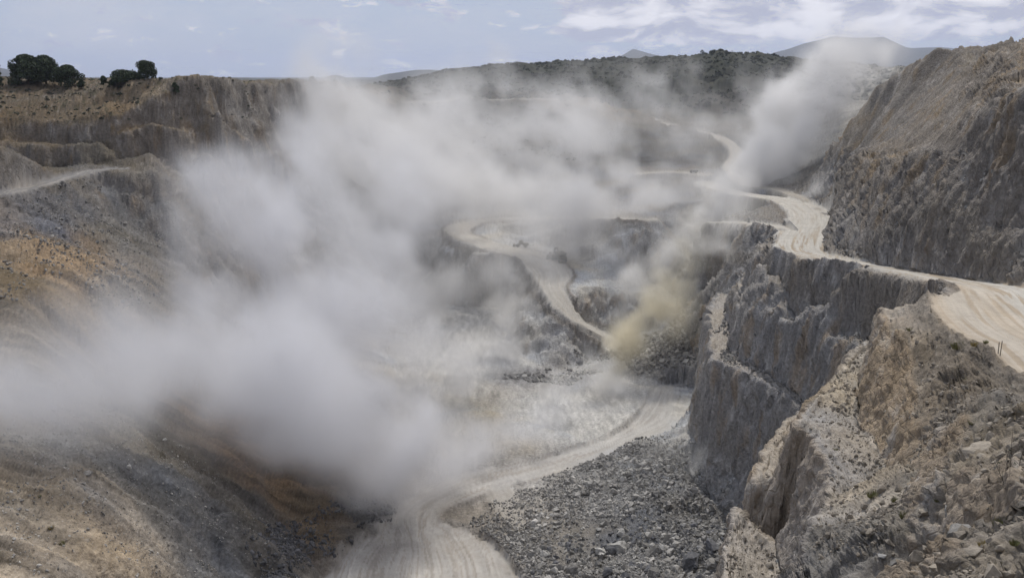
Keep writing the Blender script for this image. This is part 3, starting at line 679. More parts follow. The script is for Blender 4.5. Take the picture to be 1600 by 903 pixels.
# ------------------------------------------------------------------ materials
def new_mat(name):
    m = bpy.data.materials.new(name); m.use_nodes = True
    return m, m.node_tree, m.node_tree.nodes['Principled BSDF']
def ground_material(name, bump=0.5, scale=1.0, var=1.0):
    m, t, b = new_mat(name)
    b.inputs['Roughness'].default_value = 0.95
    b.inputs['Specular IOR Level'].default_value = 0.15
    at = N(t, 'ShaderNodeAttribute', attribute_name='Col')
    geo = N(t, 'ShaderNodeNewGeometry')
    na = N(t, 'ShaderNodeTexNoise', i_Scale=1.3 * scale, i_Detail=6.0, i_Roughness=0.7)
    nb_ = N(t, 'ShaderNodeTexVoronoi', i_Scale=1.1 * scale)
    L(t, geo.outputs['Position'], na.inputs['Vector']); L(t, geo.outputs['Position'], nb_.inputs['Vector'])
    mr = N(t, 'ShaderNodeMapRange', i_1=0.3, i_2=0.72, i_3=1 - 0.34 * var, i_4=1 + 0.32 * var); L(t, na.outputs['Fac'], mr.inputs[0])
    mx = N(t, 'ShaderNodeMix', data_type='RGBA'); mx.blend_type = 'MULTIPLY'; mx.inputs[0].default_value = 1.0
    L(t, at.outputs['Color'], mx.inputs[6]); L(t, mr.outputs[0], mx.inputs[7])
    L(t, mx.outputs[2], b.inputs['Base Color'])
    add = math_node(t, 'MULTIPLY_ADD', nb_.outputs['Distance'], -0.35, na.outputs['Fac'])
    mpc = N(t, 'ShaderNodeMapping'); mpc.inputs['Scale'].default_value = (0.75, 0.75, 0.34); L(t, geo.outputs['Position'], mpc.inputs[0])
    nd = N(t, 'ShaderNodeTexNoise', i_Scale=0.7, i_Detail=3.0)
    L(t, geo.outputs['Position'], nd.inputs['Vector'])
    mvx = N(t, 'ShaderNodeMix', data_type='VECTOR'); mvx.inputs[0].default_value = 0.25
    L(t, mpc.outputs[0], mvx.inputs[4]); L(t, nd.outputs['Color'], mvx.inputs[5])
    vc_ = N(t, 'ShaderNodeTexVoronoi', i_Scale=1.6); vc_.feature = 'DISTANCE_TO_EDGE'; L(t, mvx.outputs[1], vc_.inputs['Vector'])
    crk = N(t, 'ShaderNodeMapRange', interpolation_type='SMOOTHSTEP', i_1=0.0, i_2=0.10, i_3=-0.3, i_4=0.0); L(t, vc_.outputs[0], crk.inputs[0])
    vf_ = N(t, 'ShaderNodeTexVoronoi', i_Scale=1.1); L(t, mvx.outputs[1], vf_.inputs['Vector'])
    crk2 = math_node(t, 'MULTIPLY_ADD', vf_.outputs['Distance'], -0.35, crk.outputs[0])
    add = math_node(t, 'MULTIPLY_ADD', crk2, at.outputs['Alpha'], add)
    bu = N(t, 'ShaderNodeBump', i_Strength=bump, i_Distance=0.6); L(t, add, bu.inputs['Height'])
    L(t, bu.outputs[0], b.inputs['Normal'])
    return m
M_ground = ground_material('quarry_ground', 0.8)
M_road = ground_material('dusty_road', 0.2, 0.6, 0.3)
M_far = ground_material('scrub_hills', 0.8, 0.12)

def grid_object(name, X, Y, Z, colr, facemask, mat, kind='structure', alpha=None, smooth=True):
    nc, nr = X.shape
    fi = np.nonzero(facemask.ravel())[0]
    c = fi // (nr - 1); r = fi % (nr - 1)
    a = c * nr + r
    quads = np.stack([a, a + nr, a + nr + 1, a + 1], 1)
    used, inv = np.unique(quads.ravel(), return_inverse=True)
    me = bpy.data.meshes.new(name)
    me.vertices.add(len(used))
    co = np.stack([X.ravel()[used], Y.ravel()[used], Z.ravel()[used]], 1).astype(f32)
    me.vertices.foreach_set('co', co.ravel())
    me.loops.add(len(inv)); me.loops.foreach_set('vertex_index', inv.astype(np.int32))
    n = len(quads)
    me.polygons.add(n)
    me.polygons.foreach_set('loop_start', np.arange(0, 4 * n, 4, dtype=np.int32))
    me.polygons.foreach_set('loop_total', np.full(n, 4, np.int32))
    me.update(calc_edges=True)
    me.polygons.foreach_set('use_smooth', np.full(n, smooth, bool))
    ca = me.color_attributes.new('Col', 'FLOAT_COLOR', 'POINT')
    cv = np.ones((len(used), 4), f32); cv[:, :3] = colr.reshape(-1, 3)[used]
    if alpha is not None: cv[:, 3] = alpha.ravel()[used]
    ca.data.foreach_set('color', cv.ravel())
    me.materials.append(mat)
    o = bpy.data.objects.new(name, me); COL.objects.link(o)
    if kind: o['kind'] = kind
    return o
fm = lambda a: (a[:-1, :-1] + a[1:, :-1] + a[:-1, 1:] + a[1:, 1:]) / 4
f_mask, f_flat, f_y = fm(v_mask), fm(v_flat), fm(VY)
f_rid = v_rid[:-1, :-1]
is_road = f_mask > 0.5
names = list(roadpts.keys())
for k, nm in enumerate(names):
    m = is_road & (f_rid == k)
    if m.any(): grid_object(nm, VX, VY, VZ, colr, m, M_road, alpha=cliffv + 0.3 * outc * (1 - cliffv))
is_floor = (~is_road) & (fm(VZ) < -98) & (f_y > 150) & (f_y < 420) & (fm(cliffv) < 0.5)
grid_object('pit_floor', VX, VY, VZ, colr, is_floor, M_ground, alpha=cliffv + 0.3 * outc * (1 - cliffv))
is_hill = (~is_road) & (~is_floor) & (f_y > 880)
grid_object('hills', VX, VY, VZ, colr, is_hill, M_ground, alpha=cliffv + 0.3 * outc * (1 - cliffv))
grid_object('terrain', VX, VY, VZ, colr, (~is_road) & (~is_floor) & (~is_hill), M_ground, smooth=True, alpha=cliffv + 0.3 * outc * (1 - cliffv))

# ------------------------------------------------------------------ the land beyond: plain and blue mountains
def ridge_profile(pts):
    a = np.array(pts, float); return a[:, 0], a[:, 1]
NCF, NRF = 700, 260
uf = np.linspace(-1.5, 1.5, NCF); yf = np.exp(np.linspace(math.log(1495.0), math.log(30000.0), NRF))
FX = (uf[:, None] * (yf[None, :] + YA)).astype(f32); FY = np.broadcast_to(yf[None, :], FX.shape).astype(f32)
pxf = 800 + F * (uf / cp)                              # close enough for far skylines
def ridge(Y0, pts, wid, seed):
    xs, ys = ridge_profile(pts)
    prof = np.interp(pxf, xs, ys)
    ht = 35 + (120 - prof) / F * Y0
    sh = np.clip(1 - np.abs(FY - Y0) / wid, 0, 1)
    return np.maximum(ht[:, None], 0) * sh ** 0.8 * (1 + 0.03 * fbm2(FX, FY, 900, 3, 0.5, seed * 5))
FZ = -35 + 22 * fbm2(FX, FY, 900, 3, 0.5, 201)
FZ = np.maximum(FZ, -35 + ridge(9000, [(-900, 100), (-60, 112), (0, 106), (30, 112), (60, 122), (130, 122), (155, 121), (500, 130), (515, 119), (530, 117), (548, 124), (575, 126), (600, 117), (650, 110), (672, 110), (720, 113), (760, 130), (2500, 130)], 2200, 1))
FZ = np.maximum(FZ, -35 + ridge(12000, [(-900, 130), (955, 130), (962, 92), (975, 86), (988, 78), (996, 81), (1010, 85), (1028, 89), (1050, 94), (1180, 96), (1205, 84), (1225, 79), (1250, 71), (1275, 66), (1295, 61), (1315, 63), (1350, 64), (1372, 63), (1390, 70), (1410, 78), (1440, 77), (1465, 76), (1500, 80), (1600, 72), (1700, 78), (2500, 110)], 2600, 2))
seam = sstep(2600, 1495, FY)
FZ = FZ * (1 - seam) + seam * -16
FZ[:, 0] -= 30
fcol = np.broadcast_to(np.array([0.055, 0.055, 0.042], f32), FX.shape + (3,)).copy()
fcol *= (1 + 0.3 * fbm2(FX, FY, 300, 4, 0.6, 211))[..., None]
fy_ = fm(FY)
grid_object('plain', FX, FY, FZ, fcol, fy_ < 6700, M_far)
grid_object('mountains', FX, FY, FZ, fcol, fy_ >= 6700, M_far)
# coarse ground all round, behind the photographer and to the sides, joined under the edges of the surveyed land
ga = []
th = np.linspace(0, 2 * np.pi, 97)
gx_, gy_ = np.meshgrid(np.linspace(-1, 1, 61), np.linspace(-1, 1, 61), indexing='ij')
X2 = (np.sign(gx_) * np.abs(gx_) ** 2.2 * 30000).astype(f32); Y2 = (np.sign(gy_) * np.abs(gy_) ** 2.2 * 30000).astype(f32)
inside = (np.abs(X2) < UH * (Y2 + YA) * 1.05 + 20) & (Y2 > -60) | (np.abs(X2) < 1.5 * Y2)
Z2 = np.where(inside, -160, -14).astype(f32)
c2 = np.broadcast_to(np.array([0.12, 0.10, 0.07], f32), X2.shape + (3,)).copy()
grid_object('ground', X2, Y2, Z2, c2, np.ones((60, 60), bool), M_far)


# ------------------------------------------------------------------ builders for the things
def tag(o, label=None, cat=None, group=None, kind=None):
    if label: o['label'] = label
    if cat: o['category'] = cat
    if group: o['group'] = group
    if kind: o['kind'] = kind
    return o
def simple_mat(name, col, rough=0.8, metal=0.0, var=0.25, scale=3.0, bump=0.0):
    m, t, b = new_mat(name)
    b.inputs['Roughness'].default_value = rough; b.inputs['Metallic'].default_value = metal
    b.inputs['Specular IOR Level'].default_value = 0.25
    geo = N(t, 'ShaderNodeNewGeometry')
    n = N(t, 'ShaderNodeTexNoise', i_Scale=scale, i_Detail=6.0, i_Roughness=0.65)
    L(t, geo.outputs['Position'], n.inputs['Vector'])
    mr = N(t, 'ShaderNodeMapRange', i_1=0.3, i_2=0.7, i_3=1 - var, i_4=1 + var); L(t, n.outputs['Fac'], mr.inputs[0])
    mr2 = N(t, 'ShaderNodeMapRange', i_3=1 - var * 0.8, i_4=1 + var * 0.8); L(t, geo.outputs['Random Per Island'], mr2.inputs[0])
    k = math_node(t, 'MULTIPLY', mr.outputs[0], mr2.outputs[0])
    mx = N(t, 'ShaderNodeMix', data_type='RGBA'); mx.blend_type = 'MULTIPLY'; mx.inputs[0].default_value = 1.0
    mx.inputs[6].default_value = (*col, 1); L(t, k, mx.inputs[7]); L(t, mx.outputs[2], b.inputs['Base Color'])
    if bump:
        bu = N(t, 'ShaderNodeBump', i_Strength=bump, i_Distance=0.15); L(t, n.outputs['Fac'], bu.inputs['Height']); L(t, bu.outputs[0], b.inputs['Normal'])
    return m
M_rock = simple_mat('grey_rock', (0.215, 0.205, 0.19), 0.95, 0, 0.4, 1.6, 0.8)
M_rock_tan = simple_mat('dusty_tan_rock', (0.25, 0.22, 0.18), 0.95, 0, 0.32, 2.4, 0.8)
M_rock_dark = simple_mat('dark_rock', (0.115, 0.115, 0.12), 0.95, 0, 0.4, 1.4, 0.8)
M_rubble = simple_mat('dusty_rubble', (0.29, 0.278, 0.258), 0.95, 0, 0.5, 0.09, 0.6)
M_rock_pale = simple_mat('pale_rock', (0.36, 0.35, 0.33), 0.95, 0, 0.3, 1.4, 0.8)
M_leaf = simple_mat('pine_needles', (0.040, 0.055, 0.028), 0.8, 0, 0.5, 0.5)
M_scrub = simple_mat('scrub_leaves', (0.045, 0.05, 0.032), 0.85, 0, 0.5, 0.1)
M_grass = simple_mat('dry_green_grass', (0.17, 0.17, 0.07), 0.85, 0, 0.45, 4)
M_straw = simple_mat('straw_grass', (0.32, 0.26, 0.12), 0.85, 0, 0.4, 4)
M_bark = simple_mat('bark', (0.07, 0.055, 0.042), 0.9, 0, 0.3, 4)
M_twig = simple_mat('twig', (0.06, 0.052, 0.04), 0.9, 0, 0.3, 8)
M_yellow = simple_mat('dusty_yellow_paint', (0.13, 0.115, 0.09), 0.8, 0, 0.2, 1)
M_steel = simple_mat('dusty_steel', (0.12, 0.115, 0.11), 0.7, 0.2, 0.2, 1)
M_tyre = simple_mat('tyre_rubber', (0.045, 0.043, 0.04), 0.9, 0, 0.2, 1)
M_glassd = simple_mat('cab_glass', (0.03, 0.035, 0.04), 0.15, 0, 0.05, 1)
M_whitep = simple_mat('dusty_white_paint', (0.42, 0.41, 0.39), 0.6, 0, 0.15, 1)
M_wood = simple_mat('weathered_stake', (0.10, 0.085, 0.07), 0.9, 0, 0.2, 6)

def mesh_from(name, V, Fc, mat, parent=None, smooth=False, tri=3):
    V = np.asarray(V, f32); Fc = np.asarray(Fc, np.int32)
    me = bpy.data.meshes.new(name)
    me.vertices.add(len(V)); me.vertices.foreach_set('co', V.ravel())
    n, k = Fc.shape
    me.loops.add(n * k); me.loops.foreach_set('vertex_index', Fc.ravel())
    me.polygons.add(n); me.polygons.foreach_set('loop_start', np.arange(0, n * k, k, dtype=np.int32)); me.polygons.foreach_set('loop_total', np.full(n, k, np.int32))
    me.update(calc_edges=True)
    me.polygons.foreach_set('use_smooth', np.full(n, smooth, bool))
    me.materials.append(mat)
    o = bpy.data.objects.new(name, me); COL.objects.link(o)
    if parent: o.parent = parent
    return o
rnd = random.Random(5); nr_ = np.random.RandomState(11)
def hull_rock(n, seed, flat=0.7):
    r = np.random.RandomState(seed)
    p = r.randn(n, 3); p /= np.linalg.norm(p, axis=1)[:, None]
    p *= (0.75 + 0.35 * r.rand(n))[:, None]
    p *= np.array([1.0, 0.6 + 0.4 * r.rand(), flat * (0.7 + 0.5 * r.rand())])
    # square it a little, like split stone
    p = np.sign(p) * np.abs(p) ** 0.8
    bm = bmesh.new()
    for q in p: bm.verts.new(q)
    res = bmesh.ops.convex_hull(bm, input=bm.verts)
    bmesh.ops.delete(bm, geom=list({e for e in res['geom_interior'] + res['geom_unused'] if isinstance(e, bmesh.types.BMVert)}), context='VERTS')
    bmesh.ops.triangulate(bm, faces=bm.faces)
    bm.verts.index_update()
    V = np.array([v.co[:] for v in bm.verts], f32); T = np.array([[v.index for v in f.verts] for f in bm.faces], np.int32)
    bm.free()
    return V, T
ROCKV = [hull_rock(12 + i % 4, 100 + i) for i in range(18)]
def rotmats(n):
    q = nr_.randn(n, 4); q /= np.linalg.norm(q, axis=1)[:, None]
    a, b, c, d = q.T
    return np.stack([np.stack([1 - 2 * (c * c + d * d), 2 * (b * c - a * d), 2 * (b * d + a * c)], -1),
                     np.stack([2 * (b * c + a * d), 1 - 2 * (b * b + d * d), 2 * (c * d - a * b)], -1),
                     np.stack([2 * (b * d - a * c), 2 * (c * d + a * b), 1 - 2 * (b * b + c * c)], -1)], 1)
def scatter_rocks(name, pts, sizes, mat, sink=0.25):
    n = len(pts); Rm = rotmats(n); var = nr_.randint(0, len(ROCKV), n)
    Vs, Ts, off = [], [], 0
    for k, (V, T) in enumerate(ROCKV):
        i = np.nonzero(var == k)[0]
        if not len(i): continue
        W = np.einsum('nij,vj->nvi', Rm[i], V) * sizes[i][:, None, None]
        W = W + pts[i][:, None, :]; W[:, :, 2] += (sizes[i] * (0.5 - sink))[:, None]
        nv = len(V)
        Ts.append((T[None] + (np.arange(len(i)) * nv)[:, None, None] + off).reshape(-1, 3)); off += len(i) * nv
        Vs.append(W.reshape(-1, 3))
    return mesh_from(name, np.concatenate(Vs), np.concatenate(Ts), mat)
def in_poly(px, py, poly):
    c = np.zeros(px.shape, bool); j = len(poly) - 1
    for i in range(len(poly)):
        xi, yi = poly[i]; xj, yj = poly[j]
        if yi != yj:
            c ^= ((yi > py) != (yj > py)) & (px < (xj - xi) * (py - yi) / (yj - yi) + xi)
        j = i
    return c
def sample_region(poly, y0, y1, n, clump=0.0, cl_scale=10, avoid_road=True, maxslope=9):
    out = np.zeros((0, 3), f32)
    for it in range(40):
        m = n * 6
        Y = np.sqrt(nr_.rand(m) * ((y1 + YA) ** 2 - (y0 + YA) ** 2) + (y0 + YA) ** 2) - YA
        U = (nr_.rand(m) * 2 - 1) * 0.62
        X = U * (Y + YA)
        c = np.interp(U, ucol, np.arange(NC)).astype(int); r = ((np.log(Y + YA) - lrow[0]) / (lrow[-1] - lrow[0]) * (NF - 1)).astype(int)
        Z = ground_z(X, Y)
        a, b = project(X, Y, Z)
        ja = fbm2(X, Y, 9, 3, 0.6, 411) * 4000 / np.maximum(Y, 40)
        ok = in_poly(a + ja, b + ja * 0.7, poly)
        if avoid_road: ok &= (edge[c, r] > 0.5) | ((rid[c, r] == 4) & (nr_.rand(m) < 0.5))
        ok &= steep[c, r] < maxslope
        if clump:
            ok &= fbm2(X, Y, cl_scale, 3, 0.6, 401) > (nr_.rand(m) - 0.5) * 1.2 + clump - 0.5
        out = np.concatenate([out, np.stack([X, Y, Z], 1)[ok]])
        if len(out) >= n: break
    return out[:n]
def psize(n, lo, hi, a=2.2):
    u = nr_.rand(n)
    return (lo ** (1 - a) + u * (hi ** (1 - a) - lo ** (1 - a))) ** (1 / (1 - a))

RUB = [
 ('rubble_heap', [(800, 850), (860, 770), (980, 690), (1080, 715), (1150, 780), (1200, 850), (1160, 960), (760, 960), (830, 890)], 160, 250, 17000, 0.13, 1.3, M_rubble, 0.12),
 ('rubble_heap_edge', [(740, 830), (840, 740), (980, 672), (1100, 690), (1180, 760), (1200, 960), (720, 960)], 160, 255, 16000, 0.12, 0.7, M_rubble, 0.42),
 ('rubble_bank', [(1115, 485), (1060, 495), (1000, 530), (955, 548), (1000, 590), (1095, 590), (1110, 560)], 296, 350, 4200, 0.3, 1.9, M_rubble, 0.0),
 ('rubble_mound', [(850, 575), (900, 555), (950, 545), (960, 560), (900, 600), (780, 590)], 300, 360, 700, 0.3, 1.5, M_rubble, 0.3),
 ('loose_stones', [(1240, 650), (1320, 560), (1400, 500), (1500, 540), (1620, 620), (1620, 960), (1100, 960), (1180, 720)], 25, 140, 11000, 0.05, 0.42, M_rock_tan, 0.35),
 ('slope_rocks', [(1460, 640), (1620, 640), (1620, 960), (1240, 960), (1260, 840), (1400, 760)], 25, 90, 2200, 0.10, 0.7, M_rock_tan, 0.5),
 ('slope_stones', [(-40, 640), (150, 630), (300, 700), (480, 860), (460, 960), (-40, 960)], 80, 230, 8000, 0.06, 0.38, M_rubble, 0.5),
 ('floor_stones', [(380, 830), (560, 780), (640, 790), (560, 850), (480, 890), (400, 903)], 150, 225, 2600, 0.15, 1.0, M_rock_dark, 0.3),
 ('roadside_stones', [(740, 820), (800, 770), (860, 830), (900, 900), (790, 890), (700, 830)], 165, 215, 2800, 0.12, 0.6, M_rock, 0.2),
 ('ledge_stones', [(1130, 460), (1240, 500), (1370, 530), (1360, 580), (1250, 640), (1130, 570)], 150, 290, 2600, 0.15, 0.9, M_rock, 0.3),
 ('wall_foot_stones', [(1280, 340), (1620, 200), (1620, 460), (1290, 400)], 135, 300, 3500, 0.15, 0.9, M_rock, 0.35),
 ('talus_stones', [(0, 300), (140, 270), (260, 290), (260, 480), (0, 480)], 190, 330, 2600, 0.14, 0.7, M_rock, 0.6),
]
for nm, poly, y0, y1, n, lo, hi, mat, cl in RUB:
    pts = sample_region(poly, y0, y1, n, cl, 12 if y0 < 100 else 22)
    scatter_rocks(nm, pts, psize(len(pts), lo, hi, 2.7), mat)['kind'] = 'stuff'

# single boulders: (px, py, width in photo px, material, label)
def boulder_mesh(seed, detail=3):
    V, T = hull_rock(16, seed, 0.8)
    bm = bmesh.new()
    vv = [bm.verts.new(v) for v in V]
    for t in T:
        bm.faces.new([vv[i] for i in t])
    bmesh.ops.subdivide_edges(bm, edges=bm.edges, cuts=detail, use_grid_fill=True)
    bmesh.ops.triangulate(bm, faces=bm.faces)
    bm.verts.index_update()
    V = np.array([v.co[:] for v in bm.verts], f32); T = np.array([[v.index for v in f.verts] for f in bm.faces], np.int32)
    bm.free()
    d = 0.07 * fbm3(V[:, 0], V[:, 1], V[:, 2], 0.55, 3, 0.6, seed) + 0.07 * facets(V[:, 0] * 2.5, V[:, 1] * 2.5, V[:, 2] * 2.5, seed % 50)
    return V * (1 + d)[:, None], T
BMESH = [boulder_mesh(500 + i) for i in range(10)]
def place_boulder(px, py, wpx, mat, label, group, k):
    p = hit(px, py)
    r = wpx / 2 * p.y / F * 1.05
    V, T = BMESH[k % len(BMESH)]
    a = rnd.random() * 6.28; ca, sa = math.cos(a), math.sin(a)
    W = V * r
    W = np.stack([W[:, 0] * ca - W[:, 1] * sa, W[:, 0] * sa + W[:, 1] * ca, W[:, 2]], 1)
    o = mesh_from('boulder', W, T, mat, smooth=False)
    o.location = p + Vector((0, 0, -r * 0.08 if wpx > 40 else r * 0.12))
    tag(o, label, 'boulder', group)
    return o
B = M_rock; Bt = M_rock_tan; Bd = M_rock_dark; Bp = M_rock_pale
bl = [
 (1081, 880, 46, Bd, 'largest dark grey boulder in the rubble, just left of the pale bench corner'),
 (1116, 885, 36, B, 'grey slab wedged between the largest rubble boulder and the pale bench'),
 (1113, 856, 34, Bd, 'dark boulder right above the largest boulder of the rubble heap'),
 (1133, 831, 22, Bd, 'dark boulder touching the foot of the near bench wall'),
 (1107, 831, 20, Bd, 'small dark boulder beside the one at the foot of the bench wall'),
 (1020, 868, 32, B, 'tall grey boulder standing in the middle of the bottom rubble'),
 (1042, 880, 20, B, 'wedge shaped grey boulder leaning on the tall one in the rubble'),
 (965, 857, 36, Bp, 'light grey tilted slab at the top of the bottom rubble row'),
 (938, 864, 24, Bp, 'pale angular boulder left of the tilted light grey slab'),
 (921, 874, 15, B, 'small grey boulder below the pale angular one in the rubble'),
 (895, 892, 27, B, 'rounded grey boulder at the bottom edge of the rubble heap'),
 (868, 886, 21, B, 'grey boulder left of the rounded one at the bottom of the rubble'),
 (846, 885, 17, B, 'leftmost of the single boulders along the bottom of the rubble'),
 (901, 862, 14, Bd, 'small dark boulder alone above the leftmost rubble boulders'),
 (990, 884, 18, Bd, 'dark boulder between the tall one and the tilted slab'),
 (1062, 858, 18, Bd, 'dark boulder above and left of the largest rubble boulder'),
 (1535, 714, 78, Bt, 'broad smooth tan rock jutting from the slope below the stakes'),
 (1587, 698, 20, Bt, 'tan rock above the right end of the broad smooth rock'),
 (1547, 664, 13, Bt, 'small tan rock high on the slope below the road edge'),
 (1511, 688, 14, Bt, 'tan rock at the upper left end of the broad smooth rock'),
 (1528, 690, 14, Bt, 'tan rock sitting on top of the broad smooth rock'),
 (1501, 832, 46, B, 'large grey boulder in the middle of the near slope'),
 (1488, 806, 36, B, 'grey boulder leaning above the large one on the near slope'),
 (1400, 884, 34, B, 'rounded grey boulder near the bottom edge of the near slope'),
 (1378, 868, 16, Bp, 'whitish stone left of the rounded boulder on the near slope'),
 (1407, 765, 20, Bt, 'tan boulder at the foot of the brown cliff corner'),
 (1428, 760, 16, Bt, 'tan boulder just right of the one at the brown cliff corner'),
 (1418, 776, 15, Bt, 'squat tan boulder in front of the pair at the brown cliff'),
 (1444, 802, 24, Bt, 'brownish boulder between the brown cliff foot and the leaning grey boulder'),
 (1481, 756, 24, Bt, 'flat tan boulder on the bare sandy patch of the near slope'),
 (1390, 801, 15, Bt, 'tan stone on the inner bench below the brown cliff foot'),
 (1471, 862, 15, Bp, 'pale stone in the gully left of the bottom right slope'),
 (1444, 832, 19, Bt, 'tan boulder in the stony gully left of the large grey boulder'),
 (1325, 651, 9, Bt, 'single stone on the upper tan bench beside the brown cliff'),
 (1280, 704, 13, Bd, 'dark boulder on the outer edge of the tan bench'),
 (1201, 885, 20, Bt, 'tan block on the lower bench near the bottom of the frame'),
 (1215, 878, 11, B, 'small grey block right of the tan block on the lower bench'),
 (1201, 825, 11, B, 'dark stone against the striped wall on the lower bench'),
 (137, 742, 17, B, 'largest grey boulder on the left foreground slope'),
 (201, 731, 11, Bp, 'pale boulder right of the largest one on the left slope'),
 (131, 765, 9, Bp, 'pale small boulder below the largest one on the left slope'),
 (257, 688, 9, Bp, 'pale boulder high on the dark part of the left slope'),
 (906, 568, 16, Bd, 'dark block at the foot of the middle ramp wall'),
 (1098, 500, 16, Bd, 'dark boulder on top of the far rubble bank by the cliff corner'),
]
for k, (px, py, wp, mt, lb) in enumerate(bl):
    place_boulder(px, py, wp, mt, lb, 'single boulders fallen on slopes and benches', k)
extra = sample_region([(830, 860), (930, 835), (1120, 800), (1160, 880), (1090, 920), (800, 920)], 160, 205, 130)
for k, p in enumerate(extra):
    V, T = BMESH[k % len(BMESH)]
    r = 0.5 + 1.1 * rnd.random() ** 2.5
    o = mesh_from('boulder', V[:, [1, 0, 2]] * r, T[:, ::-1], rnd.choice([B, Bd, Bd, Bp]))
    o.location = (p[0], p[1], p[2] + r * 0.3); o.rotation_euler = (rnd.random(), rnd.random(), rnd.random() * 6)
    tag(o, 'medium grey boulder lying among the broken rock of the rubble heap', 'boulder', 'medium boulders in the rubble heap')

# ---- vegetation
def leaf_cloud(centres, radii, n, size, seed, flat=1.0):
    r = np.random.RandomState(seed)
    k = r.randint(0, len(centres), n)
    d = r.randn(n, 3); d /= np.linalg.norm(d, axis=1)[:, None]
    rad = (0.55 + 0.5 * r.rand(n) ** 0.6)
    c = np.array(centres)[k] + d * rad[:, None] * np.array(radii)[k]
    a = r.randn(n, 3); a /= np.linalg.norm(a, axis=1)[:, None]
    b = np.cross(a, r.randn(n, 3)); b /= np.linalg.norm(b, axis=1)[:, None]
    s = size * (0.6 + 0.8 * r.rand(n))[:, None]
    V = np.stack([c - a * s, c + b * s * 0.55, c + a * s, c - b * s * 0.55], 1).reshape(-1, 3)
    return V, np.arange(4 * n, dtype=np.int32).reshape(-1, 4)
def tube_mesh(paths, sides=6):
    V, Fq = [], []
    for pts in paths:
        base = len(V)
        for i, (p, r) in enumerate(pts):
            p = Vector(p)
            q = Vector(pts[min(i + 1, len(pts) - 1)][0]) - Vector(pts[max(i - 1, 0)][0])
            q.normalize(); a = q.orthogonal().normalized(); b = q.cross(a)
            for s in range(sides):
                t = 2 * math.pi * s / sides
                V.append((p + (a * math.cos(t) + b * math.sin(t)) * r)[:])
        for i in range(len(pts) - 1):
            for s in range(sides):
                s2 = (s + 1) % sides
                Fq.append((base + i * sides + s, base + i * sides + s2, base + (i + 1) * sides + s2, base + (i + 1) * sides + s))
    return V, Fq
def tree(name, px, ytop, wpx, Y, label, cat, seed, umbrella=True, group=None, nleaf=7000, yb=None):
    r = random.Random(seed)
    x = (px - 800) / F * Y * cp * 1.0
    z0 = float(ground_z(x, Y))
    x = Q(px, Y, z0)[0]; z0 = float(ground_z(x, Y)) - 0.2
    top = P(px, ytop, Y)[2]
    h = max(top - z0, 1.5); wd = wpx * Y / F / 2
    root = bpy.data.objects.new(name, None); COL.objects.link(root); root.location = (x, Y, z0)
    tag(root, label, cat, group)
    cs, rs = [], []
    nb_ = 19
    lo = 0.2 if umbrella else 0.12
    for i in range(nb_):
        a = r.random() * 6.28; q = math.sqrt(r.random())
        zf = lo + (0.93 - lo) * r.random()
        wprof = (math.sin(min(1, (zf - lo) / (1 - lo) * 0.9 + 0.28) * math.pi) ** 0.6) if umbrella else (1.05 - 0.75 * (zf - lo) / (1 - lo))
        br = wd * (0.34 + 0.14 * r.random())
        cs.append((math.cos(a) * q * wd * 0.72 * wprof, math.sin(a) * q * wd * 0.72 * wprof, min(h * zf, h - br * 0.6)))
        rs.append((br, br, br * (0.62 if umbrella else 0.8)))
    V, Q4 = leaf_cloud(cs, rs, nleaf, max(0.28, wd * 0.055), seed)
    V[:, 2] = np.clip(V[:, 2], 0.1, None)
    mesh_from('crown', V, Q4, M_leaf, root)
    paths = [[((0, 0, 0), h * 0.035), ((0.03 * h, 0, h * 0.3), h * 0.028), ((0, 0.02 * h, h * 0.62), h * 0.016)]]
    for c in cs[:8]:
        paths.append([((0.02 * h, 0, h * 0.28), h * 0.014), ((c[0] * 0.5, c[1] * 0.5, (h * 0.28 + c[2]) / 2), h * 0.01), (c, h * 0.004)])
    V, Fq = tube_mesh(paths); mesh_from('trunk', V, Fq, M_bark, root)
    return root
gp = 'pines on the left rim'
tree('pine_tree', 44, 86, 66, 366, 'largest umbrella pine on the left rim, left half of the joined pair', 'tree', 1, True, gp)
tree('pine_tree', 72, 87, 60, 369, 'umbrella pine joined to the right of the largest one on the rim', 'tree', 2, True, gp)
tree('pine_tree', 108, 102, 48, 365, 'rounded pine right of the joined pair on the left rim', 'tree', 3, True, gp)
tree('pine_tree', -2, 97, 18, 362, 'narrow dark tree cut by the left edge of the photo', 'tree', 4, False, gp, 2500)
tree('pine_tree', 195, 110, 56, 358, 'broad low pine left of the tall pointed tree on the rim', 'tree', 5, True, gp)
tree('pine_tree', 229, 96, 38, 354, 'tall pointed tree at the right end of the rim trees', 'tree', 6, False, gp)
tree('pine_tree', 163, 119, 12, 360, 'tiny lone tree between the two groups of rim pines', 'tree', 7, False, gp, 1500)
tree('shrub', 24, 114, 22, 362, 'dark bush at the left foot of the largest rim pine', 'shrub', 8, True, 'bushes on the rim', 1500)
tree('shrub', 128, 124, 14, 361, 'dark bush right of the rounded rim pine', 'shrub', 9, True, 'bushes on the rim', 1200)
tree('shrub', 178, 124, 16, 357, 'dark bush at the left foot of the broad low pine', 'shrub', 10, True, 'bushes on the rim', 1200)
tree('shrub', 275, 126, 12, 345, 'small bush on the tan slope right of the rim trees', 'shrub', 12, True, 'bushes on the rim', 900)
tree('shrub', 488, 119, 11, 655, 'taller bush on the brown berm far behind the dust', 'shrub', 13, True, 'bushes on the brown berm', 900)
tree('shrub', 452, 126, 8, 655, 'small bush on the left end of the brown berm', 'shrub', 14, True, 'bushes on the brown berm', 600)
tree('broadleaf_tree', 1097, 78, 9, 1178, 'lone little tree standing on top of the dark hill', 'tree', 15, True, None, 900)

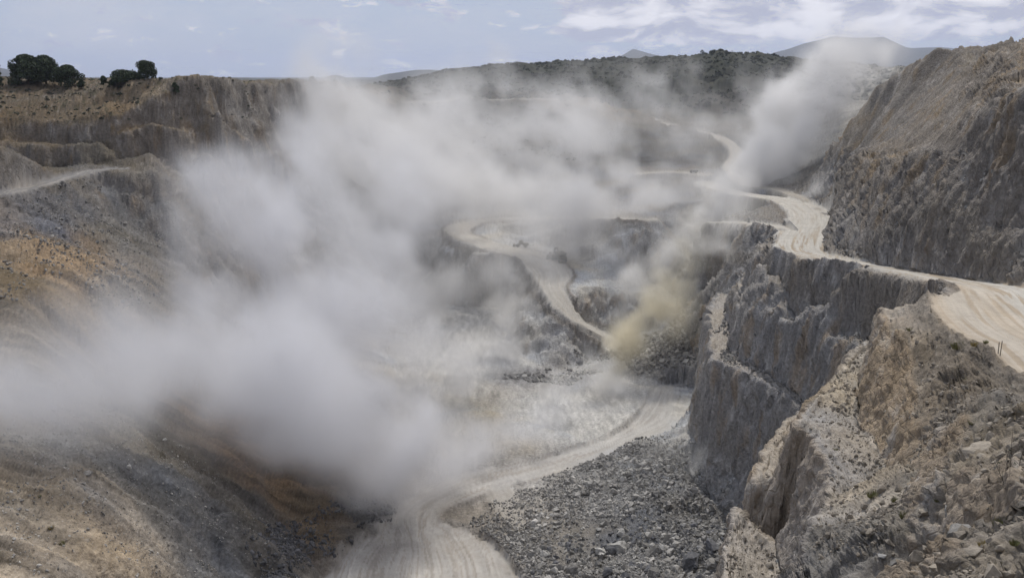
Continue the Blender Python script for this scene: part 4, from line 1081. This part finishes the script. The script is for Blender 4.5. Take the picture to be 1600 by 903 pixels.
# scrub over the hills and rim
def scatter_bushes(name, pts, sizes, mat, nleaf=26):
    n = len(pts)
    c = np.repeat(pts, nleaf, 0); s = np.repeat(sizes, nleaf)
    d = nr_.randn(n * nleaf, 3); d /= np.linalg.norm(d, axis=1)[:, None]; d[:, 2] = np.abs(d[:, 2])
    c = c + d * s[:, None] * np.array([1, 1, 0.75]) * (0.6 + 0.4 * nr_.rand(n * nleaf))[:, None]
    a = nr_.randn(n * nleaf, 3); a /= np.linalg.norm(a, axis=1)[:, None]; b = np.cross(a, d); b /= np.linalg.norm(b, axis=1)[:, None] + 1e-6
    k = (s * 0.42)[:, None]
    V = np.stack([c - a * k, c + b * k * 0.8, c + a * k, c - b * k * 0.8], 1).reshape(-1, 3)
    o = mesh_from(name, V, np.arange(4 * n * nleaf, dtype=np.int32).reshape(-1, 4), mat); o['kind'] = 'stuff'
    return o
pts = sample_region([(500, 90), (700, 60), (1450, 60), (1450, 175), (1250, 185), (950, 165), (640, 155), (500, 140)], 780, 1470, 9000, 0.42, 60)
scatter_bushes('scrub', pts, psize(len(pts), 0.9, 3.4, 1.8), M_scrub)
pts = sample_region([(-40, 100), (400, 100), (400, 190), (-40, 190)], 325, 420, 900, 0.5, 14)
scatter_bushes('rim_scrub', pts, psize(len(pts), 0.25, 1.0, 2), M_scrub, 22)
pts = sample_region([(400, 110), (700, 130), (900, 165), (900, 250), (400, 230)], 520, 860, 1500, 0.45, 30)
scatter_bushes('slope_scrub', pts, psize(len(pts), 0.5, 1.6, 2), M_scrub, 22)

def tuft(px, py, wpx, mat, label, n=150, name='grass_tuft', cat='grass tuft'):
    p = hit(px, py)
    w_ = wpx * p.y / F / 2
    V, Fq = [], []
    for i in range(n):
        a = rnd.random() * 6.28; q = rnd.random() ** 0.5 * w_ * 0.6
        b = Vector((math.cos(a) * q, math.sin(a) * q, -0.05))
        ln = w_ * (0.6 + 0.7 * rnd.random()); lean = Vector((math.cos(a), math.sin(a), 0)) * (0.25 + 0.5 * rnd.random())
        t = b + (Vector((0, 0, 1)) + lean).normalized() * ln
        m = b.lerp(t, 0.55) + Vector((0, 0, ln * 0.08))
        sd = Vector((-math.sin(a + 0.7), math.cos(a + 0.7), 0)) * max(0.012, w_ * 0.035)
        k = len(V); V += [(b - sd)[:], (b + sd)[:], (m + sd * 0.8)[:], (m - sd * 0.8)[:], t[:], (t + sd * 0.1)[:]]
        Fq += [(k, k + 1, k + 2, k + 3), (k + 3, k + 2, k + 5, k + 4)]
    o = mesh_from(name, V, Fq, mat); o.location = p
    return tag(o, label, cat, 'grass tufts on the near rocks')
for px, py, wp, mt, lb in [
 (1362, 776, 22, M_grass, 'green tuft alone on the tan bench below the brown cliff'),
 (1398, 784, 16, M_grass, 'small green tuft beside the boulders at the brown cliff foot'),
 (1466, 785, 18, M_grass, 'dark green tuft between the gully and the bare sandy patch'),
 (1412, 808, 22, M_grass, 'grey green tuft above the stony gully'),
 (1428, 776, 14, M_straw, 'straw coloured tuft next to the squat tan boulder'),
 (1519, 664, 18, M_grass, 'green tuft high on the slope below the road edge'),
 (1495, 545, 22, M_grass, 'left green tuft on the berm under the near road'),
 (1522, 540, 14, M_straw, 'yellowish tuft on the berm right of the green ones'),
 (1540, 536, 11, M_grass, 'rightmost small tuft on the berm left of the stakes'),
 (1421, 517, 12, M_grass, 'tuft on the knob at the top of the brown cliff'),
 (1510, 596, 12, M_grass, 'tuft on the steep bank below the berm tufts'),
 (1562, 824, 30, M_grass, 'wide green clump on the bottom right slope'),
 (1584, 850, 18, M_grass, 'upright green tuft below the wide clump'),
 (1556, 892, 30, M_grass, 'green clump at the bottom edge near the right corner'),
 (1597, 888, 22, M_straw, 'straw tuft cut by the right edge at the bottom'),
 (1535, 852, 20, M_straw, 'straw coloured patch left of the upright green tuft'),
 (1452, 892, 16, M_straw, 'dry tuft at the bottom edge below the gully'),
 (1306, 704, 9, M_grass, 'small tuft on the top of the striped light wall'),
 (1273, 742, 14, M_grass, 'green growth on the face of the striped light wall'),
 (80, 826, 12, M_straw, 'dry tuft on the pale left foreground slope'),
 (97, 851, 13, M_grass, 'dark tuft lower on the pale left foreground slope'),
 (62, 776, 7, M_grass, 'tiny green tuft on the upper pale left slope')]:
    tuft(px, py, wp, mt, lb)

# leafless shrub at the right edge
p = hit(1578, 772)
root = bpy.data.objects.new('bare_shrub', None); COL.objects.link(root); root.location = p
tag(root, 'thin nearly leafless shrub with dark twigs at the right edge', 'shrub')
paths = []; tips = []
k = p.y / F
for (dx, h, lean) in [(-6, 118, -4), (0, 92, 12), (6, 70, 26), (-2, 60, -30), (10, 96, 30), (4, 40, 40), (-3, 84, -14)]:
    b = Vector((dx * k * 0.3, 0, -0.1)); t = Vector(((dx + lean) * k, rnd.uniform(-12, 12) * k, h * k))
    pth = []
    for i in range(6):
        f = i / 5
        q = b.lerp(t, f) + Vector((math.sin(f * 5 + dx) * 2.0 * k, math.cos(f * 4 + h) * 2 * k, 0)) * f
        pth.append((q[:], 0.75 * k * (1 - 0.75 * f)))
    paths.append(pth)
    for j in (2, 3, 4):
        q = Vector(pth[j][0]); e = q + Vector((rnd.uniform(-20, 20) * k, rnd.uniform(-12, 12) * k, rnd.uniform(4, 18) * k))
        paths.append([(q[:], 0.4 * k), (q.lerp(e, 0.5)[:], 0.28 * k), (e[:], 0.12 * k)]); tips.append(e)
V, Fq = tube_mesh(paths, 4); mesh_from('stem', V, Fq, M_twig, root)
V, Q4 = leaf_cloud([t[:] for t in tips], [(3 * k,) * 3] * len(tips), 60, 1.6 * k, 3)
mesh_from('leaf', V, Q4, M_leaf, root)['kind'] = 'stuff'

# two marker stakes at the road edge
for px, py, h, lean, lb in ((1562.5, 556, 24, 0.02, 'taller of the two thin stakes at the outer edge of the near road'),
                            (1559.5, 553, 19, -0.03, 'shorter thin stake just left of the taller one at the road edge')):
    p = hit(px, py); kk = p.y / F
    root = bpy.data.objects.new('marker_stake', None); COL.objects.link(root); root.location = p
    tag(root, lb, 'stake', 'marker stakes at the road edge')
    V, Fq = tube_mesh([[((0, 0, -0.3), 0.045), ((lean * h * kk * .5, 0, h * kk * 0.5), 0.043), ((lean * h * kk, 0, h * kk), 0.04)]], 6)
    mesh_from('post', V, Fq, M_wood, root)
    V, Fq = tube_mesh([[((lean * h * kk, 0, h * kk), 0.048), ((lean * h * kk, 0, h * kk + 0.08), 0.046), ((lean * h * kk, 0, h * kk + 0.1), 0.01)]], 6)
    mesh_from('cap', V, Fq, M_steel, root)

# ---- machines far down in the dust
def prism(pts2, y0, y1, bev=0.04):
    """outline in x,z pulled along y"""
    bm = bmesh.new()
    a = [bm.verts.new((x, y0, z)) for x, z in pts2]; b = [bm.verts.new((x, y1, z)) for x, z in pts2]
    bm.faces.new(a); bm.faces.new(b[::-1])
    for i in range(len(a)):
        j = (i + 1) % len(a); bm.faces.new((a[j], a[i], b[i], b[j]))
    bmesh.ops.recalc_face_normals(bm, faces=bm.faces)
    if bev: bmesh.ops.bevel(bm, geom=list(bm.edges), offset=bev, segments=1, affect='EDGES')
    return bm
def boxb(lo, hi, bev=0.04):
    return prism([(lo[0], lo[2]), (hi[0], lo[2]), (hi[0], hi[2]), (lo[0], hi[2])], lo[1], hi[1], bev)
def part(name, bm, mat, parent):
    me = bpy.data.meshes.new(name); bm.to_mesh(me); bm.free(); me.materials.append(mat)
    o = bpy.data.objects.new(name, me); COL.objects.link(o); o.parent = parent
    return o
def cyl(r, w_, seg=20):
    bm = bmesh.new(); bmesh.ops.create_cone(bm, cap_ends=True, segments=seg, radius1=r, radius2=r, depth=w_)
    bmesh.ops.rotate(bm, verts=bm.verts, cent=(0, 0, 0), matrix=Matrix.Rotation(math.pi / 2, 3, 'X'))
    bmesh.ops.bevel(bm, geom=[e for e in bm.edges if e.is_manifold and e.calc_face_angle(0) > 1], offset=r * 0.12, segments=2, affect='EDGES')
    return bm
def wheel(parent, x, y, r, w_):
    t = part('wheel', cyl(r, w_), M_tyre, parent); t.location = (x, y, r)
    h = part('rim', cyl(r * 0.5, w_ * 1.06, 14), M_yellow, t)
    return t
def machine(name, px, py, Y, rz, label, cat):
    pos = hit(px, py) if Y is None else Vector((0, 0, 0))
    root = bpy.data.objects.new(name, None); COL.objects.link(root)
    root.location = pos; root.rotation_euler = (0, 0, rz)
    return tag(root, label, cat)
def haul_truck(px, py, rz, label, s=1.0, paint=None):
    r = machine('haul_truck', px, py, None, rz, label, 'truck'); r.scale = (s, s, s); pm = paint or M_yellow
    part('chassis', boxb((-4.2, -0.8, 1.0), (4.0, 0.8, 1.8)), M_steel, r)
    part('dump_body', prism([(-4.9, 3.0), (-3.9, 1.95), (1.2, 1.85), (1.9, 3.6), (4.1, 3.75), (4.1, 3.95), (1.6, 4.05), (-4.9, 3.9)], -2.0, 2.0, 0.06), pm, r)
    cab = part('cab', prism([(2.1, 1.8), (3.9, 1.8), (3.9, 2.6), (3.6, 3.6), (2.1, 3.6)], -1.9, -0.1, 0.06), pm, r)
    part('windscreen', boxb((3.78, -1.75, 2.6), (3.95, -0.25, 3.4), 0.02), M_glassd, cab)
    part('bonnet', boxb((3.0, 0.0, 1.5), (4.6, 1.7, 2.7), 0.1), pm, r)
    part('bumper', boxb((4.6, -1.9, 0.9), (4.85, 1.9, 1.5)), M_steel, r)
    for y in (-1.6, 1.6):
        wheel(r, 2.9, y, 0.95, 0.7); part('headlight', boxb((4.86, y - 0.2, 1.15), (4.92, y + 0.2, 1.4), 0.01), M_whitep, r)
    for y in (-1.75, -1.0, 1.0, 1.75): wheel(r, -2.2, y, 0.95, 0.65)
    return r
def excavator(px, py, rz, label):
    r = machine('excavator', px, py, None, rz, label, 'excavator')
    for y in (-1.35, 1.35):
        t = part('track', prism([(-2.3, 0.25), (-1.9, 0), (1.9, 0), (2.3, 0.3), (2.3, 0.7), (1.9, 0.95), (-1.9, 0.95), (-2.3, 0.7)], y - 0.32, y + 0.32, 0.05), M_tyre, r)
    part('undercarriage', boxb((-1.1, -1.02, 0.4), (1.1, 1.02, 1.05)), M_steel, r)
    h = part('house', prism([(-2.9, 1.1), (1.2, 1.1), (1.2, 2.1), (-0.2, 2.5), (-2.7, 2.5)], -1.4, 1.4, 0.1), M_yellow, r)
    cab = part('cab', prism([(-0.1, 1.9), (1.5, 1.9), (1.6, 2.6), (1.2, 3.3), (-0.1, 3.3)], 0.45, 1.42, 0.06), M_yellow, r)
    part('windscreen', boxb((1.5, 0.55, 2.1), (1.63, 1.3, 2.9), 0.02), M_glassd, cab)
    part('boom', prism([(0.9, 1.6), (1.3, 1.3), (3.6, 4.3), (5.9, 4.2), (5.9, 4.6), (3.3, 5.0)], -0.3, 0.3, 0.05), M_yellow, r)
    part('arm', prism([(5.4, 4.8), (5.8, 5.0), (6.7, 2.2), (6.4, 2.0)], -0.2, 0.2, 0.04), M_yellow, r)
    part('bucket', prism([(6.3, 2.2), (6.8, 2.2), (7.2, 1.3), (6.6, 0.7), (5.8, 0.9), (6.2, 1.3)], -0.7, 0.7, 0.05), M_steel, r)
    return r
def loader(px, py, rz, label):
    r = machine('wheel_loader', px, py, None, rz, label, 'loader')
    part('engine_hood', prism([(-3.6, 1.0), (-0.6, 1.0), (-0.6, 2.3), (-3.4, 2.1)], -1.1, 1.1, 0.1), M_yellow, r)
    cab = part('cab', prism([(-0.6, 1.2), (1.1, 1.2), (1.1, 2.3), (0.8, 3.3), (-0.6, 3.3)], -0.8, 0.8, 0.08), M_yellow, r)
    part('windscreen', boxb((1.0, -0.6, 2.2), (1.14, 0.6, 3.1), 0.02), M_glassd, cab)
    part('lift_arm', prism([(0.8, 1.9), (1.1, 1.4), (3.4, 0.6), (3.5, 0.9)], -0.7, 0.7, 0.05), M_yellow, r)
    part('bucket', prism([(3.4, 0.1), (4.9, 0.0), (4.0, 0.5), (4.1, 1.5), (3.5, 1.2)], -1.6, 1.6, 0.05), M_steel, r)
    for x in (-2.1, 1.7):
        for y in (-1.25, 1.25): wheel(r, x, y, 0.85, 0.65)
    return r
haul_truck(876.5, 408, R(-78), 'dark haul truck seen end on at the right on the dusty ramp')
excavator(862, 405, R(60), 'dim excavator in the dust left of the end on haul truck')
loader(815, 386, R(170), 'dark wheel loader half hidden in dust left of the excavator')
haul_truck(1084, 271, R(170), 'small far truck on the pale ledge high at the back of the pit', 0.5, M_steel)

# ------------------------------------------------------------------ air: one box of even haze, and the dust
def box_obj(name, lo, hi, mat, kind):
    bm = bmesh.new(); bmesh.ops.create_cube(bm, size=1.0)
    for v in bm.verts:
        v.co = Vector([lo[i] + (v.co[i] + 0.5) * (hi[i] - lo[i]) for i in range(3)])
    me = bpy.data.meshes.new(name); bm.to_mesh(me); bm.free(); me.materials.append(mat)
    o = bpy.data.objects.new(name, me); COL.objects.link(o); o['kind'] = kind
    return o
def vol_mat(name, color, density, aniso, attr=False):
    m = bpy.data.materials.new(name); m.use_nodes = True
    t = m.node_tree; t.nodes.clear()
    o = N(t, 'ShaderNodeOutputMaterial'); v = N(t, 'ShaderNodeVolumePrincipled')
    v.inputs['Color'].default_value = (*color, 1); v.inputs['Density'].default_value = density
    v.inputs['Anisotropy'].default_value = aniso
    v.inputs['Density Attribute'].default_value = 'density' if attr else ''
    L(t, v.outputs[0], o.inputs['Volume'])
    return m
HAZE = True
if HAZE:
    box_obj('haze', (-31000, -31000, -190), (31000, 31000, 620), vol_mat('haze', (0.72, 0.80, 1.0), 0.000045, 0.2), 'stuff')

def dust(name, lo, hi, vox, puffs, color, seed, erode=0.35, nscale=28.0, kind='stuff', aniso=0.3, gain=1.0):
    n = [int((hi[i] - lo[i]) / vox) for i in range(3)]
    ax = [np.linspace(lo[i], hi[i], n[i]).astype(f32) for i in range(3)]
    X, Y, Z = np.meshgrid(*ax, indexing='ij')
    G = np.zeros(X.shape, f32)
    wxx = fbm3(X, Y, Z, nscale * 1.6, 4, 0.55, seed + 40) * nscale * 0.5
    wzz = fbm3(X, Y, Z, nscale * 1.6, 4, 0.55, seed + 60) * nscale * 0.5
    Xw = X + wxx; Zw = Z + wzz; Yw = Y + wxx * 0.5
    rr = np.random.RandomState(seed)
    al = np.array([0.62, 0.0, 0.78])
    def add(c, r, d, el=1.0):
        m = r * 1.9 * max(el, 1) + nscale
        sl = tuple(slice(max(int((c[a] - m - lo[a]) / (hi[a] - lo[a]) * (n[a] - 1)), 0), max(int((c[a] + m - lo[a]) / (hi[a] - lo[a]) * (n[a] - 1)) + 1, 0)) for a in range(3))
        if any(q.stop <= q.start for q in sl): return
        dx, dy, dz = Xw[sl] - f32(c[0]), Yw[sl] - f32(c[1]), Zw[sl] - f32(c[2])
        t = dx * f32(al[0]) + dz * f32(al[2])
        q = (dx * dx + dy * dy + dz * dz - t * t * f32(1 - 1 / el ** 2)) / f32(r * r)
        G[sl] += f32(d) * np.exp(-q * f32(1.35))
    for (px, py, yy, r, d) in puffs:
        c = np.array(P(px, py, yy))
        add(c, r, d * 0.28)
        for k in range(16):
            v = rr.randn(3); v /= np.linalg.norm(v); v *= rr.rand() ** 0.5 * r * 0.95
            q = rr.rand()
            add(c + v + al * rr.randn() * r * 0.3, r * (0.22 + 0.28 * q), d * (0.15 + 1.15 * rr.rand() ** 1.5), 1.55)
    # the plume leans with the wind, so its streaks are longer up and along than across
    Xs = X * 0.85 + Z * 0.35; Zs = Z * 0.8
    nz_ = fbm3(Xs, Y, Zs, nscale, 5, 0.62, seed)
    bil = 0.55 - np.abs(perlin3(Xs / (nscale * 0.42), Y / (nscale * 0.42), Zs / (nscale * 0.42), seed + 9)) - 0.5 * np.abs(perlin3(Xs / (nscale * 0.2), Y / (nscale * 0.2), Zs / (nscale * 0.2), seed + 10))
    pk = max(p[4] for p in puffs) * 1.0
    rel = np.clip(G / pk, 0, 1.6)
    D = G * 1.5 * sstep(-0.12, 0.55, nz_ * 1.15 + 0.6 * bil + 0.40 * rel - 0.12) * sstep(0.0, 0.12, rel)
    D = np.clip(D, 0, None) * gain
    for a in range(3):                       # nothing touches the box's faces
        e = np.minimum(np.arange(n[a]), n[a] - 1 - np.arange(n[a])) / 5.0
        sh = [1, 1, 1]; sh[a] = n[a]
        D *= np.clip(e, 0, 1).reshape(sh).astype(f32)
    me = bpy.data.meshes.new(name)
    tot = D.size
    me.vertices.add(tot)
    at = me.attributes.new('dens', 'FLOAT', 'POINT'); at.data.foreach_set('value', D.ravel().astype(f32))
    co = np.zeros((tot, 3), f32); co[:, 0] = X.ravel(); co[:, 1] = Y.ravel(); co[:, 2] = Z.ravel()
    me.vertices.foreach_set('co', co.ravel())
    o = bpy.data.objects.new(name, me); COL.objects.link(o); o['kind'] = kind
    g = bpy.data.node_groups.new(name + '_grid', 'GeometryNodeTree')
    g.interface.new_socket('Geometry', in_out='INPUT', socket_type='NodeSocketGeometry')
    g.interface.new_socket('Geometry', in_out='OUTPUT', socket_type='NodeSocketGeometry')
    gi = g.nodes.new('NodeGroupInput'); go = g.nodes.new('NodeGroupOutput')
    pos = g.nodes.new('GeometryNodeInputPosition')
    sepn = g.nodes.new('ShaderNodeSeparateXYZ'); g.links.new(pos.outputs[0], sepn.inputs[0])
    ids = []
    for a in range(3):
        st = (hi[a] - lo[a]) / (n[a] - 1)
        v = math_node(g, 'MULTIPLY_ADD', sepn.outputs[a], 1.0 / st, -lo[a] / st)
        v = math_node(g, 'ROUND', v)
        ids.append(v)
    i1 = math_node(g, 'MULTIPLY_ADD', ids[0], float(n[1]), ids[1])
    i2 = math_node(g, 'MULTIPLY_ADD', i1, float(n[2]), ids[2])
    si = g.nodes.new('GeometryNodeSampleIndex'); si.data_type = 'FLOAT'; si.domain = 'POINT'
    na_ = g.nodes.new('GeometryNodeInputNamedAttribute'); na_.data_type = 'FLOAT'; na_.inputs['Name'].default_value = 'dens'
    g.links.new(gi.outputs[0], si.inputs['Geometry'])
    g.links.new(na_.outputs['Attribute'], [i for i in si.inputs if i.name == 'Value' and i.enabled][0])
    g.links.new(i2, si.inputs['Index'])
    vc = g.nodes.new('GeometryNodeVolumeCube')
    g.links.new([q for q in si.outputs if q.enabled][0], vc.inputs['Density'])
    vc.inputs['Min'].default_value = lo; vc.inputs['Max'].default_value = hi
    for a, nm in enumerate('XYZ'): vc.inputs['Resolution ' + nm].default_value = n[a]
    sm = g.nodes.new('GeometryNodeSetMaterial'); sm.inputs['Material'].default_value = vol_mat(name, color, 1.0, aniso, True)
    g.links.new(vc.outputs[0], sm.inputs[0]); g.links.new(sm.outputs[0], go.inputs[0])
    md = o.modifiers.new('grid', 'NODES'); md.node_group = g
    return o
DUST = True
if DUST:
    main = [(632, 755, 206, 8, .06), (600, 715, 205, 13, .06), (545, 670, 203, 17, .05), (475, 630, 200, 20, .045), (385, 600, 190, 18, .04), (290, 590, 172, 15, .036), (180, 580, 152, 13, .034), (80, 565, 138, 12, .034), (-20, 565, 128, 12, .034), (-150, 560, 128, 16, .04),
            (620, 640, 215, 16, .04), (550, 580, 218, 21, .036), (460, 540, 212, 21, .034), (370, 500, 212, 18, .034), (305, 440, 222, 14, .034), (265, 540, 190, 12, .022),
            (530, 470, 240, 25, .028), (430, 380, 250, 25, .034), (375, 300, 262, 20, .036), (405, 230, 280, 17, .026), (345, 355, 250, 14, .03), (590, 370, 290, 27, .018), (500, 270, 310, 26, .018), (620, 270, 330, 26, .012), (325, 270, 275, 9, .014), (460, 230, 330, 16, .012),
            (610, 480, 260, 17, .02), (560, 480, 330, 30, .012), (640, 560, 300, 14, .02), (700, 660, 250, 9, .03), (740, 715, 236, 12, .05), (680, 740, 222, 12, .05), (660, 780, 212, 7, .05), (800, 695, 243, 12, .045), (700, 600, 285, 16, .02), (760, 560, 320, 16, .02), (860, 665, 262, 12, .035), (930, 640, 275, 11, .03), (980, 600, 290, 10, .022)]
    dust('dust_cloud', (-230, 85, -114), (75, 385, 18), 1.6, main, (0.90, 0.905, 0.93), 301, nscale=21.0, gain=0.66)
    back = [(835, 385, 400, 7, .022), (872, 390, 395, 6, .022), (760, 430, 360, 28, .007), (900, 210, 520, 40, .006), (560, 260, 420, 38, .012), (1000, 380, 380, 22, .009), (900, 280, 430, 26, .01), (700, 200, 500, 34, .01), (1060, 230, 500, 24, .006), (1140, 320, 400, 16, .012), (1170, 270, 445, 15, .026), (1200, 235, 450, 19, .023), (1235, 190, 455, 22, .021), (1280, 145, 460, 23, .018), (1325, 105, 465, 22, .014), (1370, 85, 470, 18, .009), (1230, 250, 430, 20, .01), (1310, 270, 380, 10, .02), (1280, 300, 380, 9, .02), (1160, 200, 500, 26, .008), (1130, 330, 400, 14, .02),
            (900, 290, 420, 24, .014), (1000, 310, 425, 20, .02), (830, 310, 420, 24, .014), (680, 430, 385, 18, .012), (790, 350, 420, 16, .008), (1090, 300, 440, 16, .012), (680, 500, 400, 20, .02), (960, 400, 400, 12, .01),
            (740, 290, 430, 26, .010), (880, 380, 400, 16, .012), (560, 200, 480, 40, .016), (650, 250, 500, 36, .012), (800, 220, 540, 44, .008), (480, 210, 520, 28, .008), (1000, 210, 590, 40, .004), (1040, 150, 600, 25, .005), (760, 160, 580, 26, .006), (1300, 290, 350, 8, .02), (640, 330, 450, 36, .02)]
    dust('dust_plume', (-190, 330, -112), (250, 640, 34), 3.0, back, (0.92, 0.915, 0.91), 331, nscale=22.0, gain=2.0)
    yel = [(960, 560, 305, 6, .05), (978, 535, 306, 8, .06), (1000, 505, 310, 9, .06), (1025, 480, 315, 10, .05), (1050, 445, 320, 10, .035), (1080, 405, 328, 11, .025), (1110, 360, 335, 11, .015), (1050, 500, 312, 8, .03), (940, 590, 300, 7, .02)]
    dust('yellow_dust_plume', (10, 270, -114), (130, 380, -30), 1.6, yel, (0.94, 0.89, 0.75), 351, nscale=11.0, gain=0.95)
    mid = [(935, 575, 290, 7, .02), (880, 600, 285, 9, .02), (960, 600, 290, 8, .025), (1120, 700, 228, 5, .03), (1000, 725, 222, 8, .012), (1080, 720, 218, 6, .018), (790, 480, 350, 8, .03), (780, 530, 340, 10, .025), (830, 540, 330, 8, .012), (700, 570, 310, 16, .012), (1010, 440, 330, 9, .03), (1040, 400, 335, 9, .03), (1075, 350, 342, 10, .03), (1110, 310, 350, 10, .02), (1130, 390, 325, 9, .03), (1150, 350, 335, 9, .025), (830, 470, 345, 8, .015), (980, 430, 340, 9, .015)]
    dust('dust_veil', (-60, 195, -114), (130, 375, -25), 1.8, mid, (0.93, 0.92, 0.90), 371, nscale=12.0, gain=1.6)
